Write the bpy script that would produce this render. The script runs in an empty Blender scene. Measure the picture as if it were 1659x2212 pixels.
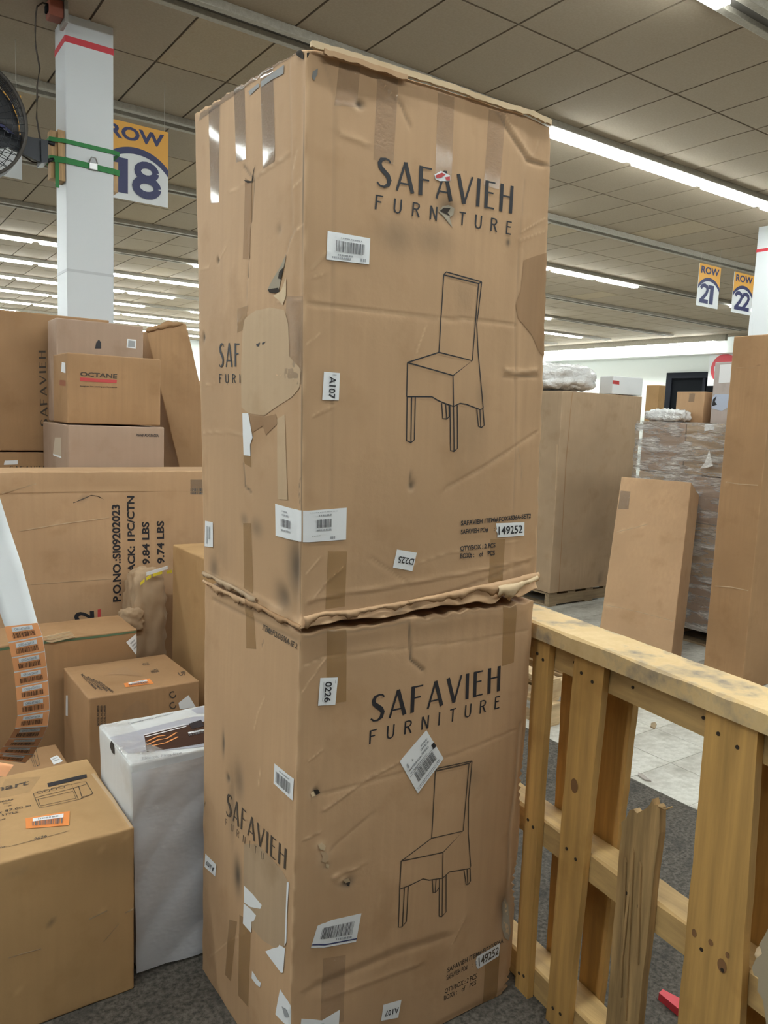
import bpy, bmesh, math, random
import numpy as np
from mathutils import Vector, Matrix

S = bpy.context.scene
COL = S.collection

# ------------------------------------------------------------------ camera
EYE = np.array([0.0, 0.0, 1.5875])
FOC, PITCH, ROLL, YAW = 1686.8, 0.1202, -0.0403, 0.96036      # focal length in pixels of 1659 x 2212
IW, IH = 1659.0, 2212.0
FWD = np.array([math.cos(PITCH) * math.cos(YAW), math.cos(PITCH) * math.sin(YAW), -math.sin(PITCH)])
_r0 = np.array([math.sin(YAW), -math.cos(YAW), 0.0])
_d0 = np.cross(FWD, _r0)
RIGHT = math.cos(ROLL) * _r0 + math.sin(ROLL) * _d0
DOWN = -math.sin(ROLL) * _r0 + math.cos(ROLL) * _d0
cd = bpy.data.cameras.new('camera')
cd.sensor_fit = 'VERTICAL'
cd.sensor_height = 36.0
cd.lens = FOC * 36.0 / IH
cd.clip_start, cd.clip_end = 0.05, 200
cam = bpy.data.objects.new('camera', cd)
COL.objects.link(cam)
cam.matrix_world = Matrix(((RIGHT[0], -DOWN[0], -FWD[0], EYE[0]), (RIGHT[1], -DOWN[1], -FWD[1], EYE[1]),
                           (RIGHT[2], -DOWN[2], -FWD[2], EYE[2]), (0, 0, 0, 1)))
S.camera = cam

# ------------------------------------------------------------------ world, exposure
w = bpy.data.worlds.new('world')
S.world = w
w.use_nodes = True
w.node_tree.nodes['Background'].inputs[0].default_value = (0.9, 0.95, 1, 1)
w.node_tree.nodes['Background'].inputs[1].default_value = 0.05
S.view_settings.view_transform = 'Standard'
S.view_settings.look = 'None'
S.view_settings.exposure = 0.8
S.view_settings.gamma = 1.0
S.view_settings.use_curve_mapping = False
S.cycles.max_bounces = 7
S.cycles.diffuse_bounces = 4
S.cycles.glossy_bounces = 3
S.cycles.caustics_reflective = False
S.cycles.caustics_refractive = False
LAMP_STRENGTH = 26.0
LAMP_COLOUR = (0.93, 1.0, 0.98)


# ------------------------------------------------------------------ measuring: photo pixel -> point on a plane of the room
def ray(p):
    d = (p[0] - IW / 2) / FOC * RIGHT + (p[1] - IH / 2) / FOC * DOWN + FWD
    return d


def at_axis(p, axis, val):
    d = ray(p)
    return EYE + d * ((val - EYE[axis]) / d[axis])


def at_x(p, x): return at_axis(p, 0, x)
def at_y(p, y): return at_axis(p, 1, y)
def at_z(p, z): return at_axis(p, 2, z)
def at_d(p, depth): return EYE + ray(p) * depth


def at_plane(p, o, n):
    d = ray(p)
    return EYE + d * (np.dot(np.asarray(o) - EYE, n) / np.dot(d, n))


def proj(P):
    v = np.asarray(P, float) - EYE
    z = v @ FWD
    return np.stack([IW / 2 + FOC * (v @ RIGHT) / z, IH / 2 + FOC * (v @ DOWN) / z], -1)


# ------------------------------------------------------------------ materials
MATS = {}


def new_mat(name):
    m = bpy.data.materials.new(name)
    m.use_nodes = True
    nt = m.node_tree
    b = nt.nodes['Principled BSDF']
    return m, nt, b


def N(nt, kind, **kw):
    n = nt.nodes.new(kind)
    for k, v in kw.items():
        if k in n.inputs:
            n.inputs[k].default_value = v
        else:
            setattr(n, k, v)
    return n


def c4(c): return (c[0], c[1], c[2], 1.0)


def coords(nt, scale=(1, 1, 1)):
    tc = N(nt, 'ShaderNodeTexCoord')
    mp = N(nt, 'ShaderNodeMapping')
    mp.inputs['Scale'].default_value = scale
    nt.links.new(tc.outputs['Object'], mp.inputs['Vector'])
    return mp.outputs['Vector']


def mixc(nt, fac, a, b, blend='MIX'):
    m = N(nt, 'ShaderNodeMix', data_type='RGBA', blend_type=blend)
    for sock, v in ((m.inputs[0], fac), (m.inputs[6], a), (m.inputs[7], b)):
        if hasattr(v, 'is_output'):
            nt.links.new(v, sock)
        elif isinstance(v, (int, float)):
            sock.default_value = v
        else:
            sock.default_value = c4(v)
    return m.outputs[2]


def ramp(nt, src, lo, hi):
    r = N(nt, 'ShaderNodeMapRange', clamp=True)
    r.inputs[1].default_value = lo
    r.inputs[2].default_value = hi
    nt.links.new(src, r.inputs[0])
    return r.outputs[0]


def noise(nt, scale, vec=None, detail=3.0, rough=0.55):
    n = N(nt, 'ShaderNodeTexNoise')
    n.inputs['Scale'].default_value = scale
    n.inputs['Detail'].default_value = detail
    n.inputs['Roughness'].default_value = rough
    if vec is not None:
        nt.links.new(vec, n.inputs['Vector'])
    return n.outputs['Fac']


def bump(nt, b, h, strength, dist):
    n = N(nt, 'ShaderNodeBump')
    n.inputs['Strength'].default_value = strength
    n.inputs['Distance'].default_value = dist
    nt.links.new(h, n.inputs['Height'])
    nt.links.new(n.outputs[0], b.inputs['Normal'])


def plain(name, col, rough=0.6, metal=0.0, emit=None, alpha=1.0, spec=0.5):
    if name in MATS:
        return MATS[name]
    m, nt, b = new_mat(name)
    b.inputs['Base Color'].default_value = c4(col)
    b.inputs['Roughness'].default_value = rough
    b.inputs['Metallic'].default_value = metal
    b.inputs['Alpha'].default_value = alpha
    b.inputs['Specular IOR Level'].default_value = spec
    if emit:
        b.inputs['Emission Color'].default_value = c4(LAMP_COLOUR)
        b.inputs['Emission Strength'].default_value = emit
    MATS[name] = m
    return m


def cardboard(name, col, var=0.12, rough=0.72, blotch=1.0):
    if name in MATS:
        return MATS[name]
    m, nt, b = new_mat(name)
    v = coords(nt)
    vs = coords(nt, (55, 55, 2.2))
    dark = tuple(x * (1 - var * 1.5) for x in col)
    lite = tuple(min(1, x * (1 + var)) for x in col)
    c = mixc(nt, ramp(nt, noise(nt, 2.3 * blotch, v), .3, .7), dark, lite)
    c = mixc(nt, ramp(nt, noise(nt, 1.0, vs, 2), .30, .95), c, tuple(x * .9 for x in col))
    c = mixc(nt, ramp(nt, noise(nt, 7.0, v, 4), .55, .8), c, tuple(x * y for x, y in zip(col, (.80, .76, .70))))
    aw = N(nt, 'ShaderNodeAttribute', attribute_name='wear')
    ad = N(nt, 'ShaderNodeAttribute', attribute_name='dirt_dark')
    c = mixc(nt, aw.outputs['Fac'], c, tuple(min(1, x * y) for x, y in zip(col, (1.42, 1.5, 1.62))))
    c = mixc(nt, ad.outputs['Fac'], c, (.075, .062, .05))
    nt.links.new(c, b.inputs['Base Color'])
    b.inputs['Roughness'].default_value = rough
    b.inputs['Specular IOR Level'].default_value = 0.3
    bump(nt, b, noise(nt, 14.0, v, 5), .25, .006)
    MATS[name] = m
    return m


def wood(name, col, axis, var=.25):
    if name in MATS:
        return MATS[name]
    m, nt, b = new_mat(name)
    sc = [38, 38, 38]
    sc[axis] = 2.4
    v = coords(nt, tuple(sc))
    v0 = coords(nt)
    n1 = noise(nt, 1.0, v, 4, .6)
    c = mixc(nt, ramp(nt, n1, .3, .72), tuple(x * (1 - var * 1.3) for x in col), tuple(min(1, x * (1 + var * .7)) for x in col))
    c = mixc(nt, ramp(nt, noise(nt, 5.0, v0, 4), .55, .8), c, (col[0] * .62, col[1] * .55, col[2] * .48))
    ad = N(nt, 'ShaderNodeAttribute', attribute_name='dirt_dark')
    c = mixc(nt, ad.outputs['Fac'], c, (.12, .10, .085))
    nt.links.new(c, b.inputs['Base Color'])
    b.inputs['Roughness'].default_value = .62
    bump(nt, b, n1, .3, .004)
    MATS[name] = m
    return m


def film(name, col, alpha, rough=.12, scale=40, strength=.8, dist=.01, stretch=(1, 1, 1)):
    """plastic film or tape: see-through, glossy, wrinkled"""
    if name in MATS:
        return MATS[name]
    m, nt, b = new_mat(name)
    b.inputs['Base Color'].default_value = c4(col)
    b.inputs['Roughness'].default_value = rough
    b.inputs['Alpha'].default_value = alpha
    b.inputs['Specular IOR Level'].default_value = .8
    b.inputs['Coat Weight'].default_value = .6
    b.inputs['Coat Roughness'].default_value = .08
    v = coords(nt, stretch)
    bump(nt, b, noise(nt, scale, v, 4, .65), strength, dist)
    MATS[name] = m
    return m


def speckle(name, a, bcol, scale, rough=.9, bdist=.004, big=None):
    if name in MATS:
        return MATS[name]
    m, nt, b = new_mat(name)
    v = coords(nt)
    n1 = noise(nt, scale, v, 4, .7)
    c = mixc(nt, ramp(nt, n1, .38, .62), a, bcol)
    if big:
        c = mixc(nt, ramp(nt, noise(nt, big[0], v, 5, .6), big[1], big[2]), c, big[3])
    nt.links.new(c, b.inputs['Base Color'])
    b.inputs['Roughness'].default_value = rough
    bump(nt, b, n1, .4, bdist)
    MATS[name] = m
    return m


KRAFT = cardboard('kraft_cardboard', (.51, .325, .185), var=.08)
KRAFT_DARK = cardboard('brown_cardboard', (.38, .222, .112))
KRAFT_PINK = cardboard('rosy_cardboard', (.40, .28, .205), var=.06)
KRAFT_GOLD = cardboard('golden_cardboard', (.47, .29, .135))
KRAFT_GREY = cardboard('greyed_cardboard', (.43, .305, .195))
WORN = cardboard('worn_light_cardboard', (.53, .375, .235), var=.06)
BARE = cardboard('bare_inner_cardboard', (.62, .47, .30), var=.06)
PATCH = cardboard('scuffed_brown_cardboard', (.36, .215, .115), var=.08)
INK = plain('black_ink', (.018, .017, .022), .6)
INK_SOFT = plain('worn_black_ink', (.07, .05, .035), .7)
PAPER = plain('white_label_paper', (.80, .81, .83), .55)
PAPER_GREY = plain('barcode_ink', (.12, .12, .13), .6)
PAPER_TEXT = plain('grey_label_print', (.33, .34, .36), .6)
RED_INK = plain('red_ink', (.52, .06, .06), .5)
HOLE = plain('dark_torn_hole', (.03, .022, .016), .95)
PULP = plain('grey_torn_pulp', (.34, .29, .22), .95)
ORANGE = plain('orange_label_paper', (.80, .27, .07), .5)
TAPE_CLEAR = film('clear_packing_tape', (.40, .31, .24), .45, .06, 90, 1.0, .03, (1, 1, 1.2))
TAPE_BROWN = film('brown_packing_tape', (.40, .225, .075), .42, .25, 30, .3, .005)
TAPE_TAN = film('tan_packing_tape', (.44, .28, .17), .30, .12, 80, 1.0, .014)
def streak_alpha(m, lo, hi, scale, stretch):
    nt = m.node_tree
    b = nt.nodes['Principled BSDF']
    r = N(nt, 'ShaderNodeMapRange', clamp=True)
    for i, v in ((1, .42), (2, .68), (3, lo), (4, hi)):
        r.inputs[i].default_value = v
    nt.links.new(noise(nt, scale, coords(nt, stretch), 5, .6), r.inputs[0])
    nt.links.new(r.outputs[0], b.inputs['Alpha'])
    return m


TAPE_THIN = film('thin_clear_tape', (.46, .33, .2), .18, .12, 40, .6, .01)
SHRINK = film('shrink_wrap_film', (.74, .72, .71), .42, .08, 11, 1.0, .14, (.35, .35, 1.5))
SHRINK = streak_alpha(SHRINK, .16, .95, 7, (.5, .5, 2.2))  # denser whitish streaks: opaque folds plus glare put into the alpha
BAG = film('white_plastic_bag', (.80, .80, .80), .92, .22, 7, 1.0, .05, (1, 1, 1.4))


# ------------------------------------------------------------------ mesh helpers
def link(name, me, mat, parent=None):
    o = bpy.data.objects.new(name, me)
    COL.objects.link(o)
    if mat is not None:
        me.materials.append(mat)
    if parent is not None:
        o.parent = parent
        # parts are modelled in world space: cancel the offset of the thing's own origin
        L = parent.location if parent.parent is None and parent.type == 'EMPTY' else Vector((0, 0, 0))
        o.location = -L
    return o


def mesh_obj(name, verts, faces, mat, parent=None, smooth=False, attrs=None):
    me = bpy.data.meshes.new(name)
    me.from_pydata([tuple(map(float, v)) for v in verts], [], [tuple(map(int, f)) for f in faces])
    if smooth:
        me.polygons.foreach_set('use_smooth', [True] * len(me.polygons))
    for k, arr in (attrs or {}).items():
        a = me.attributes.new(k, 'FLOAT', 'POINT')
        a.data.foreach_set('value', np.asarray(arr, np.float32))
    me.update()
    return link(name, me, mat, parent)


def bm_obj(name, bm, mat, parent=None, smooth=False):
    me = bpy.data.meshes.new(name)
    bmesh.ops.recalc_face_normals(bm, faces=bm.faces)
    bm.to_mesh(me)
    bm.free()
    if smooth:
        me.polygons.foreach_set('use_smooth', [True] * len(me.polygons))
    return link(name, me, mat, parent)


def tag(o, label, cat, group=None, kind=None):
    if label:
        o['label'] = label
    if cat:
        o['category'] = cat
    if group:
        o['group'] = group
    if kind:
        o['kind'] = kind
    return o


def thing(name, label, cat, loc, group=None, kind=None):
    o = bpy.data.objects.new(name, None)
    o.empty_display_size = .1
    COL.objects.link(o)
    o.location = Vector([float(x) for x in loc])
    return tag(o, label, cat, group, kind)


def box_vf(x0, x1, y0, y1, z0, z1):
    v = [(x, y, z) for z in (z0, z1) for y in (y0, y1) for x in (x0, x1)]
    f = [(0, 2, 3, 1), (4, 5, 7, 6), (0, 1, 5, 4), (2, 6, 7, 3), (0, 4, 6, 2), (1, 3, 7, 5)]
    return v, f


def box(name, b, mat, parent=None, bev=0.0):
    v, f = box_vf(*b)
    if not bev:
        return mesh_obj(name, v, f, mat, parent)
    bm = bmesh.new()
    vs = [bm.verts.new(p) for p in v]
    for q in f:
        bm.faces.new([vs[i] for i in q])
    bmesh.ops.bevel(bm, geom=list(bm.edges), offset=bev, segments=2, affect='EDGES', profile=.6)
    return bm_obj(name, bm, mat, parent)


def tube_vf(path, r, n=8, cap=True):
    P = [np.asarray(p, float) for p in path]
    V, F = [], []
    up = np.array([0.0, 0, 1.0])
    for i, p in enumerate(P):
        t = P[min(i + 1, len(P) - 1)] - P[max(i - 1, 0)]
        t = t / (np.linalg.norm(t) + 1e-12)
        a = np.cross(t, up)
        if np.linalg.norm(a) < 1e-3:
            a = np.cross(t, (1.0, 0, 0))
        a /= np.linalg.norm(a)
        b = np.cross(t, a)
        rr = r[i] if isinstance(r, (list, tuple)) else r
        for k in range(n):
            an = 2 * math.pi * k / n
            V.append(p + rr * (math.cos(an) * a + math.sin(an) * b))
    for i in range(len(P) - 1):
        for k in range(n):
            F.append((i * n + k, i * n + (k + 1) % n, (i + 1) * n + (k + 1) % n, (i + 1) * n + k))
    if cap:
        F.append(tuple(range(n - 1, -1, -1)))
        F.append(tuple((len(P) - 1) * n + k for k in range(n)))
    return V, F


def tube(name, path, r, mat, parent=None, n=8, smooth=True):
    V, F = tube_vf(path, r, n)
    return mesh_obj(name, V, F, mat, parent, smooth)


def join_vf(parts):
    V, F = [], []
    for v, f in parts:
        k = len(V)
        V += list(v)
        F += [tuple(i + k for i in q) for q in f]
    return V, F


def prism(name, outline, vec, mat, parent=None):
    """extrude a planar outline (list of 3-D points) along vec"""
    n = len(outline)
    A = [np.asarray(p, float) for p in outline]
    B = [p + np.asarray(vec, float) for p in A]
    F = [tuple(range(n)), tuple(range(2 * n - 1, n - 1, -1))] + [(i, i + n, (i + 1) % n + n, (i + 1) % n) for i in range(n)]
    bm = bmesh.new()
    vs = [bm.verts.new(p) for p in A + B]
    for q in F:
        bm.faces.new([vs[i] for i in q])
    return bm_obj(name, bm, mat, parent)


# ------------------------------------------------------------------ lettering in 2-D (unit square)
TXT = {}


def text_geo(s, bold=.014):
    key = (s, bold)
    if key in TXT:
        return TXT[key]
    cu = bpy.data.curves.new('lettering', 'FONT')
    cu.body = s
    cu.resolution_u = 3
    cu.offset = bold
    o = bpy.data.objects.new('lettering', cu)
    COL.objects.link(o)
    dg = bpy.context.evaluated_depsgraph_get()
    me = o.evaluated_get(dg).to_mesh()
    V = np.array([v.co[:2] for v in me.vertices])
    F = [tuple(p.vertices) for p in me.polygons]
    o.evaluated_get(dg).to_mesh_clear()
    bpy.data.objects.remove(o)
    bpy.data.curves.remove(cu)
    lo, hi = V.min(0), V.max(0)
    V = (V - lo) / np.maximum(hi - lo, 1e-6)
    TXT[key] = [[tuple(V[i]) for i in f] for f in F]
    return TXT[key]


def stroke(pts, wid):
    """thick polyline as quads"""
    out = []
    P = [np.asarray(p, float) for p in pts]
    nr = []
    for i in range(len(P)):
        t = P[min(i + 1, len(P) - 1)] - P[max(i - 1, 0)]
        t /= np.linalg.norm(t) + 1e-12
        nr.append(np.array([-t[1], t[0]]))
    for i in range(len(P) - 1):
        w0 = wid[i] if isinstance(wid, (list, tuple)) else wid
        w1 = wid[i + 1] if isinstance(wid, (list, tuple)) else wid
        out.append([tuple(P[i] + nr[i] * w0 / 2), tuple(P[i] - nr[i] * w0 / 2),
                    tuple(P[i + 1] - nr[i + 1] * w1 / 2), tuple(P[i + 1] + nr[i + 1] * w1 / 2)])
    return out


def sag_letter(ch, T, t):
    """one deco capital in a cell of height 1: (strokes, width)"""
    if ch == 'S':
        c = [(.46, .86), (.40, .95), (.29, .975), (.15, .93), (.09, .80), (.12, .67), (.24, .55), (.37, .43), (.43, .29), (.39, .12), (.26, .03), (.12, .045), (.02, .15)]
        return stroke(c, [t, t, t * 1.2, T * .9, T, T * 1.1, T * 1.2, T * 1.2, T * 1.1, T, t * 1.3, t, t]), .5
    if ch == 'A':
        return stroke([(.03, 0), (.30, 1)], t * 1.3) + stroke([(.30, 1), (.58, 0)], T) + stroke([(.12, .27), (.48, .27)], t), .62
    if ch == 'V':
        return stroke([(.03, 1), (.30, 0)], T) + stroke([(.30, 0), (.58, 1)], t * 1.3), .60
    if ch == 'F':
        return stroke([(.08, 0), (.08, 1)], T) + stroke([(.08, .96), (.46, .96)], t) + stroke([(.08, .55), (.38, .55)], t), .48
    if ch == 'I':
        return stroke([(.08, 0), (.08, 1)], T), .17
    if ch == 'E':
        return stroke([(.08, 0), (.08, 1)], T) + stroke([(.08, .96), (.42, .96)], t) + stroke([(.08, .58), (.36, .58)], t) + stroke([(.08, .04), (.42, .04)], t), .46
    if ch == 'H':
        return stroke([(.08, 0), (.08, 1)], T) + stroke([(.50, 0), (.50, 1)], T) + stroke([(.08, .58), (.50, .58)], t), .58
    if ch == 'U':
        return stroke([(.06, 1), (.06, .28), (.12, .08), (.25, .02), (.38, .08), (.44, .28), (.44, 1)], t), .5
    if ch == 'R':
        return stroke([(.06, 0), (.06, 1)], t) + stroke([(.06, .96), (.28, .96), (.41, .88), (.43, .74), (.38, .60), (.27, .53), (.06, .53)], t) + stroke([(.24, .53), (.46, 0)], t), .5
    if ch == 'N':
        return stroke([(.06, 0), (.06, 1)], t) + stroke([(.06, 1), (.44, 0)], t) + stroke([(.44, 0), (.44, 1)], t), .5
    if ch == 'T':
        return stroke([(.24, 0), (.24, 1)], t) + stroke([(.02, .95), (.46, .95)], t), .48
    return [], .3


def deco_word(word, T, t, gap, skip=''):
    polys, x = [], 0.0
    for i, ch in enumerate(word):
        st, wd = sag_letter(ch, T, t)
        if str(i) not in skip.split(','):
            polys += [[(px + x, py) for px, py in q] for q in st]
        x += wd + gap
    W = x - gap
    return [[(px / W, py) for px, py in q] for q in polys]


def deco_letters(word, T, t, gap, skip=''):
    """the same word as one list of strokes per letter"""
    cells, x = [], 0.0
    for i, ch in enumerate(word):
        st, wd = sag_letter(ch, T, t)
        if str(i) not in skip.split(','):
            cells.append([[(px + x, py) for px, py in q] for q in st])
        x += wd + gap
    W = x - gap
    return [[[(px / W, py) for px, py in q] for q in c] for c in cells]


SAF_POLY = deco_word('SAFAVIEH', .135, .06, .16)
FUR_POLY = deco_word('FURNITURE', .1, .1, .62)


# ------------------------------------------------------------------ cartons
def boxC(x0, x1, y0, y1, z0, z1):
    return np.array([[[(x, y, z) for z in (z0, z1)] for y in (y0, y1)] for x in (x0, x1)], float)


def rotC(cx, cy, z0, wd, dp, h, rz):
    """carton with front-left-bottom corner at (cx, cy), turned by rz degrees"""
    c, s = math.cos(math.radians(rz)), math.sin(math.radians(rz))
    C = boxC(0, wd, 0, dp, z0, z0 + h)
    X = C[..., 0] * c - C[..., 1] * s + cx
    Y = C[..., 0] * s + C[..., 1] * c + cy
    C[..., 0], C[..., 1] = X, Y
    return C


FACES = ('front', 'left', 'right', 'back', 'top', 'bottom')


class Carton:
    def __init__(s, name, label, cat, C, mat, step=.06, r=.006, bulge=.004, amp=.002, seed=1, edge=.0015, group=None,
                 feats=None, warp=None, body='body', edgewear=.35, root=None):
        s.C, s.r, s.bulge, s.amp, s.warp, s.edge = C, r, bulge, amp, warp, edge
        s.size = np.array([np.linalg.norm(C[1, 0, 0] - C[0, 0, 0]), np.linalg.norm(C[0, 1, 0] - C[0, 0, 0]), np.linalg.norm(C[0, 0, 1] - C[0, 0, 0])])
        s.rng = random.Random(seed)
        s.waves = {f: [(s.rng.uniform(4, 16), s.rng.uniform(4, 16), s.rng.uniform(0, 6.3), s.rng.uniform(.3, 1)) for _ in range(7)] for f in FACES}
        s.ew = [(np.array([s.rng.uniform(-60, 60) for _ in range(3)]), s.rng.uniform(0, 6.3)) for _ in range(8)]
        s.F = {f: [] for f in FACES}
        ctr = C.reshape(-1, 3).mean(0)
        s.nrm = {}
        for f in FACES:
            p0, p1, p2 = [s.tri(s.abc(f, np.array([u]), np.array([v])))[0] for u, v in ((.5, .5), (.6, .5), (.5, .6))]
            n = np.cross(p1 - p0, p2 - p0)
            n /= np.linalg.norm(n)
            s.nrm[f] = n if np.dot(n, p0 - ctr) > 0 else -n
        if root is None:
            zmin = C[..., 2].min()
            root = thing(name, label, cat, (ctr[0], ctr[1], zmin), group)
        s.root = root
        for ft in (feats or []):
            s.feature(*ft)
        s.body = s.build(body, mat, step, edgewear)

    def abc(s, f, u, v):
        o, z = np.ones_like(u), np.zeros_like(u)
        return np.stack({'front': (u, z, v), 'left': (z, 1 - u, v), 'right': (o, u, v), 'back': (1 - u, o, v), 'top': (u, v, o), 'bottom': (u, 1 - v, z)}[f], -1)

    def fsize(s, f):
        w, d, h = s.size
        return {'front': (w, h), 'back': (w, h), 'left': (d, h), 'right': (d, h), 'top': (w, d), 'bottom': (w, d)}[f]

    def tri(s, q):
        a, b, c = q[..., 0:1], q[..., 1:2], q[..., 2:3]
        C = s.C
        return ((1 - a) * (1 - b) * (1 - c) * C[0, 0, 0] + a * (1 - b) * (1 - c) * C[1, 0, 0] + (1 - a) * b * (1 - c) * C[0, 1, 0] + a * b * (1 - c) * C[1, 1, 0]
                + (1 - a) * (1 - b) * c * C[0, 0, 1] + a * (1 - b) * c * C[1, 0, 1] + (1 - a) * b * c * C[0, 1, 1] + a * b * c * C[1, 1, 1])

    def disp(s, f, u, v):
        fw, fh = s.fsize(f)
        d = (s.bulge if f not in ('top', 'bottom') else s.bulge * .2) * np.sin(math.pi * np.clip(u, 0, 1)) * np.sin(math.pi * np.clip(v, 0, 1))
        for kx, ky, ph, a in s.waves[f]:
            d = d + (s.amp if f not in ('top', 'bottom') else s.amp * .3) * a * .4 * np.sin(kx * u * fw * 1.6 + ky * v * fh * 1.6 + ph)
        wear, dirt_dark = np.zeros_like(u), np.zeros_like(u)
        X, Y = u * fw, v * fh
        for ft in s.F[f]:
            if ft[0] == 'crease':
                _, pts, wd, dep, we, di = ft
                best, side = np.full_like(u, 9.0), np.zeros_like(u)
                for (ax, ay), (bx, by) in zip(pts[:-1], pts[1:]):
                    ex, ey = bx - ax, by - ay
                    L2 = ex * ex + ey * ey + 1e-12
                    t = np.clip(((X - ax) * ex + (Y - ay) * ey) / L2, 0, 1)
                    dx, dy = X - ax - t * ex, Y - ay - t * ey
                    dd = np.hypot(dx, dy)
                    sd = np.sign(ex * dy - ey * dx)
                    m = dd < best
                    best, side = np.where(m, dd, best), np.where(m, sd, side)
                wd = max(wd * .55, .0026)
                dep = dep * .5
                d = d + dep * np.exp(-(best / wd) ** 2) + .35 * abs(dep) * side * np.exp(-(best / (wd * 3)) ** 2) * np.minimum(1, best / wd)
                wear = np.maximum(wear, min(1, we * 1.35) * np.exp(-(best / (wd * .6)) ** 2))
                dirt_dark = np.maximum(dirt_dark, di * np.exp(-(best / (wd * .7)) ** 2))  # dark tone along the crease line
            elif ft[0] == 'dent':
                _, (cx, cy), ru, rv, dep, we, di = ft
                q = ((X - cx) / ru) ** 2 + ((Y - cy) / rv) ** 2
                e = np.exp(-q)
                d = d + dep * e
                wear, dirt_dark = np.maximum(wear, we * e), np.maximum(dirt_dark, min(.95, di * 1.3) * e)  # dark tone for smudges and small holes
            elif ft[0] == 'step':      # a proud or sunken panel right (in u) of a vertical line
                _, cx, wd, dep = ft
                d = d + dep / (1 + np.exp(-np.clip((X - cx) / wd, -40, 40)))
        m = np.minimum(np.minimum(X, fw - X), np.minimum(Y, fh - Y))
        win = np.clip((m - .004) / .02, 0, 1)
        win = win * win * (3 - 2 * win)
        return d * win, wear, dirt_dark

    def pts(s, f, u, v, off=0.0, raw=False):
        q = s.abc(f, u, v)
        if raw:
            return s.tri(q)
        p = q * s.size
        inner = np.clip(p, s.r, s.size - s.r)
        vec = p - inner
        ln = np.linalg.norm(vec, axis=-1, keepdims=True)
        p = np.where(ln > 1e-9, inner + vec / np.maximum(ln, 1e-9) * s.r, p)
        # crushed, uneven edges
        near = np.sort(np.minimum(q * s.size, (1 - q) * s.size), axis=-1)[..., 1]
        k = np.exp(-(near / .008) ** 2)
        P = s.tri(p / s.size)
        wob = np.zeros(P.shape[:-1])
        for kv, ph in s.ew:
            wob = wob + np.sin(P @ kv + ph)
        ctr = s.C.reshape(-1, 3).mean(0)
        P = P - (P - ctr) * (s.edge * k * (1.2 + wob * .6))[..., None]
        d, we, di = s.disp(f, u, v)
        P = P + s.nrm[f] * (d + off)[..., None]
        if s.warp:
            P = s.warp(P, s)
        return P

    def uv(s, f, px):
        """photo pixel -> (u, v) on a face"""
        x = np.array([.5, .5])
        tgt = np.array(px, float)
        for _ in range(12):
            U = np.array([x[0], x[0] + 1e-4, x[0]])
            V = np.array([x[1], x[1], x[1] + 1e-4])
            q = proj(s.pts(f, U, V, raw=True))
            J = np.stack([(q[1] - q[0]) / 1e-4, (q[2] - q[0]) / 1e-4], 1)
            x = x + np.clip(np.linalg.solve(J, tgt - q[0]), -.6, .6)
        return x

    def feature(s, kind, f, where, *a):
        fw, fh = s.fsize(f)
        k = np.array([fw, fh])
        if kind == 'crease':
            s.F[f].append(('crease', [tuple(s.uv(f, p) * k) for p in where], *a))
        elif kind == 'dent':
            s.F[f].append(('dent', tuple(s.uv(f, where) * k), *a))
        elif kind == 'step':
            s.F[f].append(('step', (s.uv(f, where) * k)[0], *a))

    def axis(s, L, step):
        n = max(2, int(round((L - 2 * s.r) / step)))
        e = [0, s.r * .35, s.r * .75] if L > 4 * s.r else [0]
        mid = np.linspace(s.r * 1.2, L - s.r * 1.2, n + 1)
        return np.concatenate([e, mid, [L - x for x in reversed(e)]]) / L

    def build(s, name, mat, step, edgewear):
        ax = [s.axis(L, step) for L in s.size]
        VV, FF, WW, DD = [], [], [], []
        k = 0
        for f in FACES:
            iu, iv = {'front': (0, 2), 'back': (0, 2), 'left': (1, 2), 'right': (1, 2), 'top': (0, 1), 'bottom': (0, 1)}[f]
            u, v = ax[iu], ax[iv]
            U, V = np.meshgrid(u, v)
            P = s.pts(f, U.ravel(), V.ravel())
            d, we, di = s.disp(f, U.ravel(), V.ravel())
            fw, fh = s.fsize(f)
            X, Y = U.ravel() * fw, V.ravel() * fh
            m = np.minimum(np.minimum(X, fw - X), np.minimum(Y, fh - Y))
            wob = np.zeros(len(X))
            for kv, ph in s.ew:
                wob = wob + np.sin(P @ kv * 1.7 + ph)
            we = np.maximum(we, edgewear * np.exp(-(m / .005) ** 2) * np.clip(.5 + wob * .25, 0, 1))
            nu, nv = len(u), len(v)
            idx = np.arange(nu * nv).reshape(nv, nu) + k
            q = np.stack([idx[:-1, :-1], idx[:-1, 1:], idx[1:, 1:], idx[1:, :-1]], -1).reshape(-1, 4)
            # outward winding
            p0, p1, p2 = P[0], P[nu // 2], P[(nv // 2) * nu]
            if np.dot(np.cross(p1 - p0, p2 - p0), s.nrm[f]) < 0:
                q = q[:, ::-1]
            VV.append(P); FF.append(q); WW.append(we); DD.append(di)
            k += nu * nv
        V, Fq, Wv, Dv = np.concatenate(VV), np.concatenate(FF), np.concatenate(WW), np.concatenate(DD)
        key = np.round(V / 1e-5).astype(np.int64)
        _, first, inv = np.unique(key, axis=0, return_index=True, return_inverse=True)
        inv = inv.ravel()
        Fq = inv[Fq]
        good = np.array([len(set(r)) == 4 for r in Fq])
        return mesh_obj(name, V[first], Fq[good], mat, s.root, True, {'wear': Wv[first], 'dirt_dark': Dv[first]})

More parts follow.
